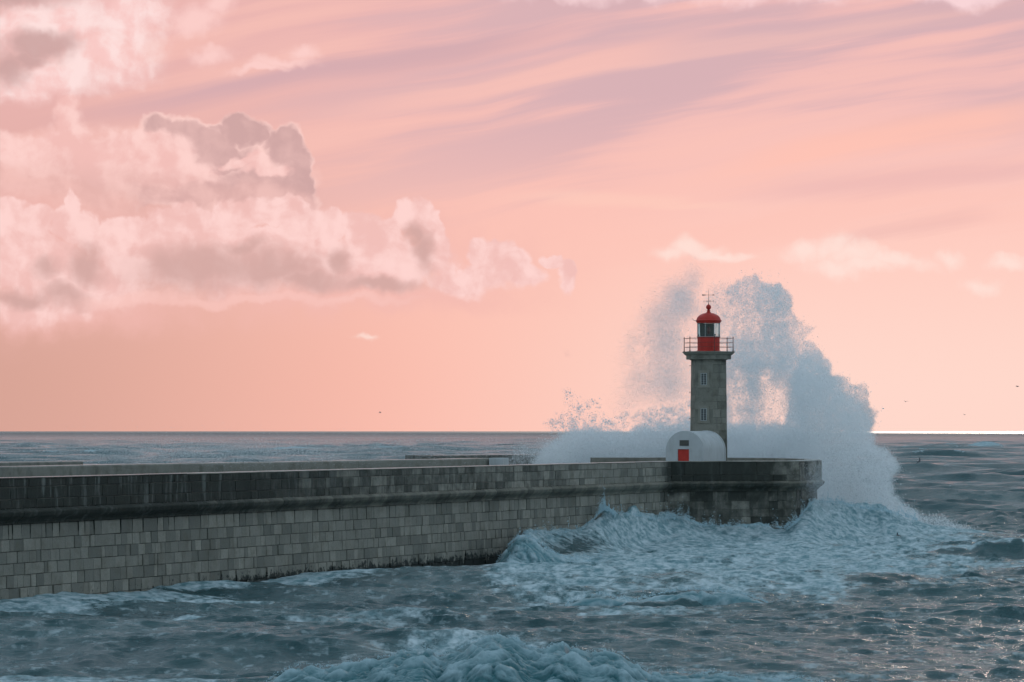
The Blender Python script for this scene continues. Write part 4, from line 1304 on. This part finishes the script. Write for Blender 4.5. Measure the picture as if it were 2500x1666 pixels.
Gf = layer([(1960, 1215), (2010, 1195), (2100, 1235), (2230, 1255), (2330, 1275), (2390, 1300), (2250, 1330), (1960, 1330)], 10, 6)
Hm = layer([(1240, 1140), (1262, 1100), (1320, 1075), (1390, 1060), (1390, 1140)], 16, 10)
def blob(cx, cy, rx, ry, p=2): return np.exp(-(((GXX - cx) / rx) ** 2 + ((GYY - cy) / ry) ** 2) ** (p / 2))
open_ = np.clip(1 - 0.80 * blob(1885, 985, 52, 62, 4) * (1 + 0.8 * mid_) - 0.55 * blob(1800, 990, 22, 60) - 0.6 * blob(1918, 850, 40, 26) - 0.45 * blob(1955, 812, 30, 16) - 0.45 * blob(1770, 960, 30, 70) - 0.5 * blob(2062, 945, 26, 22), 0.06, 1)
upper_var = np.clip(0.75 + 1.0 * lump + 0.7 * ray + 0.5 * mid_, 0.06, 2.2)
tau = {}
tau['A'] = 3.2 * A * np.clip(1 + 0.45 * lump + 0.3 * ray, 0.35, 1.7) * np.clip(1 - 0.5 * blob(1885, 985, 45, 55), 0, 1)
tau['B'] = 1.35 * B * upper_var * open_ * (0.65 + 0.7 * sstep(GYY, 760, 930)) * (1 + 0.35 * fin_)
vein = blob(1880, 725, 55, 40) + blob(1905, 790, 36, 70) + blob(1860, 860, 70, 36) + blob(1945, 905, 60, 40) + blob(1835, 960, 26, 70) + blob(1985, 960, 60, 60)
tau['B'] += 1.3 * B * np.clip(vein, 0, 1) * np.clip(0.9 + 1.1 * lump + 0.5 * mid_, 0.1, 2)
tau['C'] = 0.62 * Cc * np.clip(0.8 + 0.9 * lump + 0.5 * mid_, 0.05, 2)
dv_mod = np.clip(0.36 + 0.8 * big_ + 0.5 * lump, 0.08, 1.5) + 1.0 * blob(1662, 728, 30, 46) + 0.6 * blob(1695, 675, 14, 30) + 0.8 * blob(1630, 925, 56, 50) + 0.75 * blob(1618, 840, 36, 60) + 0.5 * blob(1630, 780, 36, 40)
dv_mod *= 1 - 0.8 * blob(1590, 1000, 70, 26) + 0.45 * blob(1712, 800, 36, 110)
tau['D'] = 0.80 * Dv * np.clip(dv_mod, 0.04, 2)
tau['E'] = 3.0 * E * np.clip(1 + 0.3 * lump, 0.5, 1.5)
tau['F'] = Fs * np.clip(0.35 + 0.9 * mid_ + 0.9 * lump, 0.0, 1.6) * (0.35 + 1.5 * sstep(GXX, 1470, 1600) + 0.7 * sstep(GYY, 1020, 1060))
tau['G'] = 1.5 * Gf * np.clip(0.8 + 0.8 * lump, 0.2, 1.6)
tau['H'] = 0.7 * Hm * np.clip(0.7 + 0.9 * lump + 0.5 * mid_, 0.05, 1.5)
tau['T'] = 0.13 * tau['B'] + 0.03 * tau['D'] + 0.08 * tau['C']; tau['B'] = 0.92 * tau['B']
tau['L'] = 0.75 * Fs * np.clip(0.15 + 1.3 * mid_ + 1.2 * lump + 0.5 * fin_, 0.0, 1.8) * (1 - 0.75 * sstep(GXX, 1460, 1560))
# loose drops torn off the outline
hal = np.clip(layer([(1775, 1060), (1770, 690), (1850, 640), (1925, 700), (1945, 765), (1995, 800), (2010, 850), (2045, 900), (2125, 950), (2152, 1010), (2150, 1080), (2210, 1130), (2200, 1200), (2250, 1262), (2000, 1280)], 26, 5), 0, 1)
tau['S'] = 0.10 * hal * np.clip(0.3 + 1.6 * mid_ + 1.0 * ray, 0, 2)
SZ = {'A': 0.9, 'B': 0.6, 'C': 0.5, 'D': 0.44, 'E': 0.9, 'F': 0.9, 'G': 1.1, 'H': 0.9, 'S': 1.5, 'T': 1.15, 'L': 1.7}

def depth_of(px, key, n):
    if key in 'AGS':
        yc = np.interp(px, [1900, 1960, 2110, 2400], [288, 286, 268, 262]); th = np.interp(px, [1900, 2060, 2400], [3.5, 5.0, 3.0])
        return np.maximum(yc + rf_.normal(size=n) * th, np.interp(px, [1960, 2030, 2110], [278.5, 268.0, 254.0]))
    if key in 'BCDT': return np.maximum(290 + rf_.normal(size=n) * 4.0, 279)
    if key == 'H': return 262 + rf_.normal(size=n) * 3.0
    return np.maximum(286 + rf_.normal(size=n) * 2.6, 279)
def sample(tau_, key, s0, spread=0.42, maxn=1200000):
    cell = GS * GS
    n_exp = tau_ * cell / (0.433 * s0 * s0 * 0.5 * math.exp(2 * spread * spread))
    tot = n_exp.sum()
    n = int(min(tot, maxn))
    if n < tot: print('capped', key, int(tot))
    pr_ = (n_exp / tot).ravel()
    cnt = rf_.multinomial(n, pr_)
    ii = np.repeat(np.arange(pr_.size), cnt)
    px = GXX.ravel()[ii] + rf_.uniform(-GS / 2, GS / 2, n); py = GYY.ravel()[ii] + rf_.uniform(-GS / 2, GS / 2, n)
    Y = depth_of(px, key, n)
    if key in 'AEBG': Y = Y + 7.0 * (lump + 0.5 * mid_).ravel()[ii] * np.where(px < 1990, np.where(lump.ravel()[ii] > 0, 1, 0.25), 0.6)
    pos = np.stack([(px - 1250) / FPX * Y, Y, CAMZ - (py - HOR) / FPX * Y], -1)
    size = s0 * np.exp(rf_.normal(size=n) * spread) * Y / FPX
    keep = pos[:, 2] > -0.3
    return pos[keep], size[keep]

splash = empty('wave_splash', (22.0, 280.0, 0.0))
tag(splash, 'towering burst of blue-white spray exploding behind and beside the lighthouse', 'splash')
groups = {'spray_column': ('A', 'G'), 'spray_crown': ('B', 'T', 'S'), 'spray_veil': ('C', 'D'), 'spray_foot': ('E', 'F', 'L', 'H')}
for nm_, keys in groups.items():
    P_, Z_ = [], []
    for k in keys:
        p_, z_ = sample(tau[k], k, SZ[k])
        P_.append(p_); Z_.append(z_)
    o = flakes(nm_, np.concatenate(P_), np.concatenate(Z_), M_spray, splash)
    o['kind'] = 'stuff'
    print(nm_, sum(len(q) for q in Z_))

# thin mist drifting along the mole (very fine drops)
def mist(cx, cy, sx, sy, tau0, Yc, Yt, s0=0.9):
    n = int(tau0 * 2 * math.pi * sx * sy / (0.433 * s0 * s0 * 0.5))
    px = cx + rf_.normal(size=n) * sx; py = cy + rf_.normal(size=n) * sy
    Y = Yc + rf_.normal(size=n) * Yt
    pos = np.stack([(px - 1250) / FPX * Y, Y, CAMZ - (py - HOR) / FPX * Y], -1)
    return pos, s0 * Y / FPX * np.exp(rf_.normal(size=n) * 0.3)
ms_ = [mist(420, 1108, 190, 17, 0.22, 190, 1.2), mist(700, 1105, 150, 16, 0.20, 205, 1.2), mist(560, 1090, 260, 18, 0.12, 214, 2.0), mist(1110, 1092, 130, 16, 0.12, 240, 3.0)]
o = flakes('drifting_mist', np.concatenate([a for a, _ in ms_]), np.concatenate([b for _, b in ms_]), M_mist)
tag(o, 'thin spray mist drifting over the wave wall', 'mist', kind='stuff')
ms_ = [mist(1995, 1160, 20, 36, 0.20, 243.5, 0.6, 0.6), mist(2016, 1200, 22, 30, 0.35, 246.0, 0.6, 0.6)]
o = flakes('corner_mist', np.concatenate([a for a, _ in ms_]), np.concatenate([b for _, b in ms_]), M_mist, splash)
o['kind'] = 'stuff'

# droplets thrown from the foam along the mole and over the breakers
def fringe(table, Yf, up, n, s0, spread=0.4, z_off=0.0, jitter=6.0):
    """table: px, py of a crest line; drops scattered upward from it"""
    t = np.array(table, float)
    px = rf_.uniform(t[0, 0], t[-1, 0], n)
    cl = 0.5 + 0.9 * perlin(px / 16.0, px * 0 + s0) + 0.6 * perlin(px / 5.0, px * 0 + 2.0)
    px = px[rf_.random(n) < np.clip(cl, 0.03, 1)]
    n = len(px)
    py = np.interp(px, t[:, 0], t[:, 1])
    u = rf_.exponential(size=n) * up * np.clip(0.4 + 1.2 * perlin(px / 9.0, px * 0 + 5.5), 0.15, 1.6)
    py = py - u + rf_.normal(size=n) * 1.5 + 1.5
    Y = (Yf(px) if callable(Yf) else np.full(n, Yf)) + rf_.normal(size=n) * 0.5
    pos = np.stack([(px - 1250) / FPX * Y, Y, CAMZ - (py - HOR) / FPX * Y], -1)
    return pos, s0 * np.exp(rf_.normal(size=n) * spread) * Y / FPX
wY = lambda px: wall_depth(px) - 1.3
fr_ = [fringe([(1268, 1300), (1320, 1296), (1364, 1302), (1420, 1292), (1455, 1262), (1476, 1232), (1500, 1252), (1550, 1256), (1600, 1268), (1667, 1264), (1714, 1282), (1800, 1284), (1854, 1280), (1920, 1290)], wY, 8, 9000, 1.9),
       fringe([(1452, 1262), (1466, 1250), (1476, 1242), (1488, 1246), (1502, 1258)], wY, 10, 9000, 1.6),
       fringe([(1920, 1292), (1945, 1275), (1970, 1240), (1985, 1224), (2040, 1225), (2100, 1238), (2160, 1246), (2240, 1268)], lambda px: wall_depth(px) - 1.6, 9, 7000, 2.0),
       fringe([(1625, 1262), (1660, 1255), (1690, 1264)], wY, 14, 900, 1.9), fringe([(1915, 1286), (1965, 1262)], wY, 18, 1100, 1.9)]
def skim(px0, px1, y0, y1, n, s0, up, fmin=0.62):
    px = rf_.uniform(px0, px1, n); y = rf_.uniform(y0, y1, n); x = (px - 1250) / FPX * y
    a, b_, z, f = sea_surface(x, y, np.full(n, 0.25))
    d = wall_depth(px) - y
    k = (f > fmin) & ((d > 0.6) | (px > 2030)) & (perlin(x * 0.8, y * 1.0) + 0.5 * perlin(x * 2.0, y * 3.2) > 0.05)
    u = rf_.exponential(size=n) * up * (0.3 + np.clip(z, 0, 2.5))
    return np.stack([a, b_, z + u], -1)[k], (s0 * np.exp(rf_.normal(size=n) * 0.4) * y / FPX)[k]
fr_ += [skim(1200, 2400, 170, 262, 80000, 1.0, 0.03, 0.70), skim(1225, 1470, 203, 222, 30000, 1.6, 0.05)]
o = flakes('foam_spatter', np.concatenate([a for a, _ in fr_]), np.concatenate([b for _, b in fr_]), M_drop)
tag(o, 'white drops spattering up from the foam at the foot of the breakwater', 'spray', kind='stuff')

# ---- the breaker in the foreground: a tumbling, lumpy bore of foam
BY = 112.0
BR = [(620, -.30), (650, -.02), (674, .12), (700, .36), (746, .52), (790, .42), (829, .48), (900, .62), (978, .88), (1015, .98), (1039, 1.02), (1070, .80), (1110, .92), (1150, 1.22), (1210, 1.42), (1250, 1.36), (1290, 1.06), (1325, .98), (1357, 1.14), (1400, 1.05),
      (1440, .90), (1478, .98), (1515, .85), (1548, .56), (1586, .22), (1637, .28), (1700, .20), (1752, .26), (1820, .10), (1900, .0), (1956, .09), (2010, -.1), (2060, -.3)]
def breaker(name, table, Yc, front, backw, nu, nv, lump_amp, seed, base_z=-0.25):
    t = np.array(table, float)
    u = np.linspace(t[0, 0], t[-1, 0], nu); v = np.linspace(0, 1, nv)
    Ug, Vg = np.meshgrid(u, v, indexing='ij')
    H = np.interp(Ug, t[:, 0], t[:, 1]) - 0.10
    ctr = Yc + 0.5 * perlin(Ug / 140.0, Ug * 0 + seed)
    thv = Vg * math.pi                                  # 0 at the back, pi at the front foot
    cz = np.sin(thv); cy = np.cos(thv)
    Hh = np.maximum(H - base_z, 0.02)
    y = ctr + np.where(cy > 0, cy * backw, cy * front) * np.clip(0.35 + 0.65 * Hh / 1.2, 0.3, 1.3)
    z = base_z + Hh * cz ** 0.8
    x = (Ug - 1250) / FPX * Yc
    q = 1.0
    wx = x + 0.35 * perlin(x * 1.1, y * 1.1, z * 1.1 + 3); wz = z + 0.35 * perlin(x * 1.1 + 9, y * 1.1, z * 1.1)
    b1 = fbm(wx * q + seed, y * q, wz * q, 4, 0.42, kind='b')
    b2 = fbm(wx * 0.5 + 5, y * 0.5 + seed, wz * 0.5, 2, 0.5)
    dsp = lump_amp * np.clip(Hh, 0.15, 1.0) * (b1 * 1.15 + 0.5 * b2)
    nyv = np.where(cy > 0, cy, cy * 0.9); nzv = cz
    x2 = x
    y2 = y + dsp * nyv; z2 = z + dsp * nzv
    vv = np.stack([x2, y2, z2], -1).reshape(-1, 3)
    idx = np.arange(nu * nv).reshape(nu, nv)
    qd = np.stack([idx[:-1, :-1], idx[:-1, 1:], idx[1:, 1:], idx[1:, :-1]], -1).reshape(-1, 4)
    return np_mesh(name, vv, qd, {'lump': (b1 * 0.8 + 0.4 * b2).ravel(), 'cz': cz.ravel()}), vv, b1

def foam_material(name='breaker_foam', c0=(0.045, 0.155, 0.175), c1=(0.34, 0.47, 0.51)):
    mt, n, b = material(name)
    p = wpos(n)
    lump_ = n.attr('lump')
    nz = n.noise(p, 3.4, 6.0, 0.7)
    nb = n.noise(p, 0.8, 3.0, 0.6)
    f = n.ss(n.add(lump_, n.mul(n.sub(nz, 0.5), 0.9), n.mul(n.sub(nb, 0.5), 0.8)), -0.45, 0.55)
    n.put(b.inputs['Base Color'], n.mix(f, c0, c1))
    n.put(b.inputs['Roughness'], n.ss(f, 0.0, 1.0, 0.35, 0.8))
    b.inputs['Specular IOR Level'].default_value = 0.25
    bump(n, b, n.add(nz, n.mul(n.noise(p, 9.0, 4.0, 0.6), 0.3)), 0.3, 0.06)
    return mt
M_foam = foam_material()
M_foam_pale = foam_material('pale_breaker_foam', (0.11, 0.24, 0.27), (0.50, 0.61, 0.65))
brk = empty('breaking_wave', (0.6, BY, 0.0))
tag(brk, 'tumbling foam breaker rolling across the very front of the water', 'wave')
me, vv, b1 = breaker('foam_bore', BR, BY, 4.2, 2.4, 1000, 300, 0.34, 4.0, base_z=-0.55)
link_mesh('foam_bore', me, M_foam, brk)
fr_ = [fringe([(px, HOR + (CAMZ - z) / BY * FPX) for px, z in BR], BY, 4, 12000, 1.6, 0.45)]
o = flakes('spatter', fr_[0][0], fr_[0][1], M_drop, brk)
o['kind'] = 'stuff'
# ---- the smaller breaker in mid water
B2 = [(1380, -.15), (1400, .10), (1430, .32), (1462, .40), (1500, .30), (1540, .12), (1580, .26), (1620, .48), (1660, .60), (1700, .66), (1740, .55), (1790, .50), (1830, .36), (1860, .14), (1890, -.15)]
br2 = empty('breaking_wave', (5.5, 160.5, 0.0))
tag(br2, 'small white-capped breaker in the middle distance with a dark face in front of it', 'wave')
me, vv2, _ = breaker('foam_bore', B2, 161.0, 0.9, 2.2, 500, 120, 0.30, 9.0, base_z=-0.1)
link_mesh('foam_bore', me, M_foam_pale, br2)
f2 = fringe([(px, HOR + (CAMZ - z - 0.05) / 161.0 * FPX) for px, z in B2], 161.0, 4, 6000, 1.9, 0.4)
o = flakes('spatter', f2[0], f2[1], M_drop, br2)
o['kind'] = 'stuff'

# ---- the wave curling along the wall: a rounded bore of foam at its leading end
B3 = [(1203, -.35), (1212, .05), (1226, .62), (1244, 1.22), (1264, 1.62), (1284, 1.72), (1306, 1.48), (1330, 1.02), (1356, .62), (1384, .40), (1420, .30), (1452, .12), (1480, -.2)]
br3 = empty('breaking_wave', (1.0, 208.0, 0.0))
tag(br3, 'rounded breaking wave curling against the breakwater wall, foam at its leading end', 'wave')
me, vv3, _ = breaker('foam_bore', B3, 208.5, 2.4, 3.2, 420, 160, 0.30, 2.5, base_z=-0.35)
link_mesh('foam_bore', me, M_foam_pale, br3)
f3 = fringe([(px, HOR + (CAMZ - z - 0.02) / 208.5 * FPX) for px, z in B3], 208.5, 4, 5000, 1.5, 0.4)
o = flakes('spatter', f3[0], f3[1], M_drop, br3)
o['kind'] = 'stuff'

# ------------------------------------------------------------------ a dark rock awash, sea birds
rk = MB()
rp = at(1217, 1419, 188.0)
bm = bmesh.new(); bmesh.ops.create_icosphere(bm, subdivisions=4, radius=1.0)
for v in bm.verts:
    c = v.co
    k = 1 + 0.30 * float(perlin(np.array([c.x * 1.4 + 2]), np.array([c.y * 1.4]), np.array([c.z * 1.4]))[0]) + 0.12 * float(perlin(np.array([c.x * 4 + 2]), np.array([c.y * 4]), np.array([c.z * 4]))[0])
    v.co = Vector((c.x * 0.30 * k + 0.06 * c.z, c.y * 0.35 * k, c.z * 0.20 * k))
me = bpy.data.meshes.new('rock'); bm.to_mesh(me); bm.free()
me.polygons.foreach_set('use_smooth', [True] * len(me.polygons))
mt, n, b = material('wet_black_rock')
n.put(b.inputs['Base Color'], n.mix(n.noise(wpos(n), 9.0, 4.0), (0.008, 0.012, 0.014), (0.022, 0.028, 0.03))); b.inputs['Roughness'].default_value = 0.45
bump(n, b, n.noise(wpos(n), 16.0, 4.0), 0.5, 0.03)
rock = link_mesh('rock', me, mt)
rx, ry = rp[0], 188.0
rock.location = (rx, ry, float(sea_z(rx, ry)[0]) + 0.10)
tag(rock, 'small black rock just above the foam at the foot of the breakwater', 'rock')

M_bird = paint_mat('gull_plumage', (0.16, 0.16, 0.17), 0.7, 0.2, (0.05, 0.05, 0.05), 8.0)
M_beak = paint_mat('gull_beak', (0.25, 0.14, 0.03), 0.5, 0.1, (0.1, 0.05, 0.02), 8.0)
def gull(loc, span, rz, roll, flap):
    g = empty('gull', (0, 0, 0))
    bd = MB()
    k = span / 1.3
    pr = [(-0.30, 0.010), (-0.24, 0.035), (-0.12, 0.075), (0.02, 0.085), (0.14, 0.062), (0.20, 0.045), (0.25, 0.048), (0.29, 0.036), (0.315, 0.012)]
    rings = []
    for x, rr_ in pr:
        rings.append([bd.vert((x * k, rr_ * k * math.cos(q * math.pi / 5), rr_ * k * 0.85 * math.sin(q * math.pi / 5) + (0.03 * k if x > 0.18 else 0))) for q in range(10)])
    for A_, B_ in zip(rings[:-1], rings[1:]):
        for q in range(10): bd.face(A_[q], A_[(q + 1) % 10], B_[(q + 1) % 10], B_[q])
    bd.face(*rings[0][::-1]); bd.face(*rings[-1])
    # forked fan of the tail
    ta_ = [bd.vert((x * k, y * k, z * k)) for x, y, z in ((-0.22, 0.03, 0.012), (-0.42, 0.07, 0.012), (-0.40, 0.0, 0.012), (-0.42, -0.07, 0.012), (-0.22, -0.03, 0.012), (-0.22, 0.03, 0.0), (-0.42, 0.07, 0.0), (-0.40, 0.0, 0.0), (-0.42, -0.07, 0.0), (-0.22, -0.03, 0.0))]
    bd.face(*ta_[:5]); bd.face(*ta_[5:][::-1])
    for q in range(5): bd.face(ta_[q], ta_[5 + q], ta_[5 + (q + 1) % 5], ta_[(q + 1) % 5])
    bd.build('body', M_bird, g, smooth=True)
    bk = MB(); bk.tube([(0.31 * k, 0, 0.03 * k), (0.36 * k, 0, 0.022 * k)], [0.011 * k, 0.003 * k], 6); bk.build('beak', M_beak, g)
    for sgn in (1, -1):
        wg = MB()
        st_ = [(0.04, 0.13, -0.10, 0.02), (0.22, 0.17, -0.07, 0.02 + 0.35 * flap * 0.22), (0.40, 0.10, -0.08, 0.5 * flap * 0.40), (0.54, 0.00, -0.12, 0.42 * flap * 0.50), (0.65, -0.12, -0.16, 0.34 * flap * 0.55)]
        up, dn2 = [], []
        for y, xl, xt, z in st_:
            th_w = 0.014 * (1 - y)
            up.append([wg.vert((xl * k, sgn * y * k, (z + th_w) * k)), wg.vert((xt * k, sgn * y * k, z * k + 0.002))])
            dn2.append([wg.vert((xl * k, sgn * y * k, (z - th_w) * k)), wg.vert((xt * k, sgn * y * k, z * k - 0.002))])
        for a_ in range(len(st_) - 1):
            wg.face(up[a_][0], up[a_][1], up[a_ + 1][1], up[a_ + 1][0]); wg.face(dn2[a_][0], dn2[a_ + 1][0], dn2[a_ + 1][1], dn2[a_][1])
            wg.face(up[a_][0], up[a_ + 1][0], dn2[a_ + 1][0], dn2[a_][0]); wg.face(up[a_][1], dn2[a_][1], dn2[a_ + 1][1], up[a_ + 1][1])
        wg.face(up[-1][0], up[-1][1], dn2[-1][1], dn2[-1][0]); wg.face(up[0][0], dn2[0][0], dn2[0][1], up[0][1])
        wg.build('wing', M_bird, g)
    g.location = loc
    g.rotation_euler = (roll, 0, rz)
    return g
def birds():
    spec = [((2244, 1127), 260.0, 0.62, 0.35, -0.75, 0.9, 'dark gull banking low over the open water beside the spray'),
            ((2193, 1266 + 42), 236.0, 0.55, 2.6, 0.5, 0.8, 'gull gliding low over the foam in front of the splash'),
            ((2211, 981), 420.0, 0.7, 1.2, 0.2, 0.8, 'tiny gull in the sky just right of the spray'),
            ((2484, 944), 520.0, 0.95, 0.3, 0.1, 0.5, 'tiny gull in the sky at the far right edge'),
            ((2355, 1013), 600.0, 0.7, 0.8, 0.2, 0.6, 'tiny gull low over the horizon on the right'),
            ((928, 1008), 560.0, 0.75, 0.2, 0.3, 0.7, 'tiny lone gull above the horizon left of the lighthouse')]
    for (px, py), Y, span, rz, roll, fl, lab in spec:
        g = gull(tuple(at(px, py, Y)), span * 1.15, rz, roll, fl)
        tag(g, lab, 'gull', 'gulls flying round the breakwater')
birds()
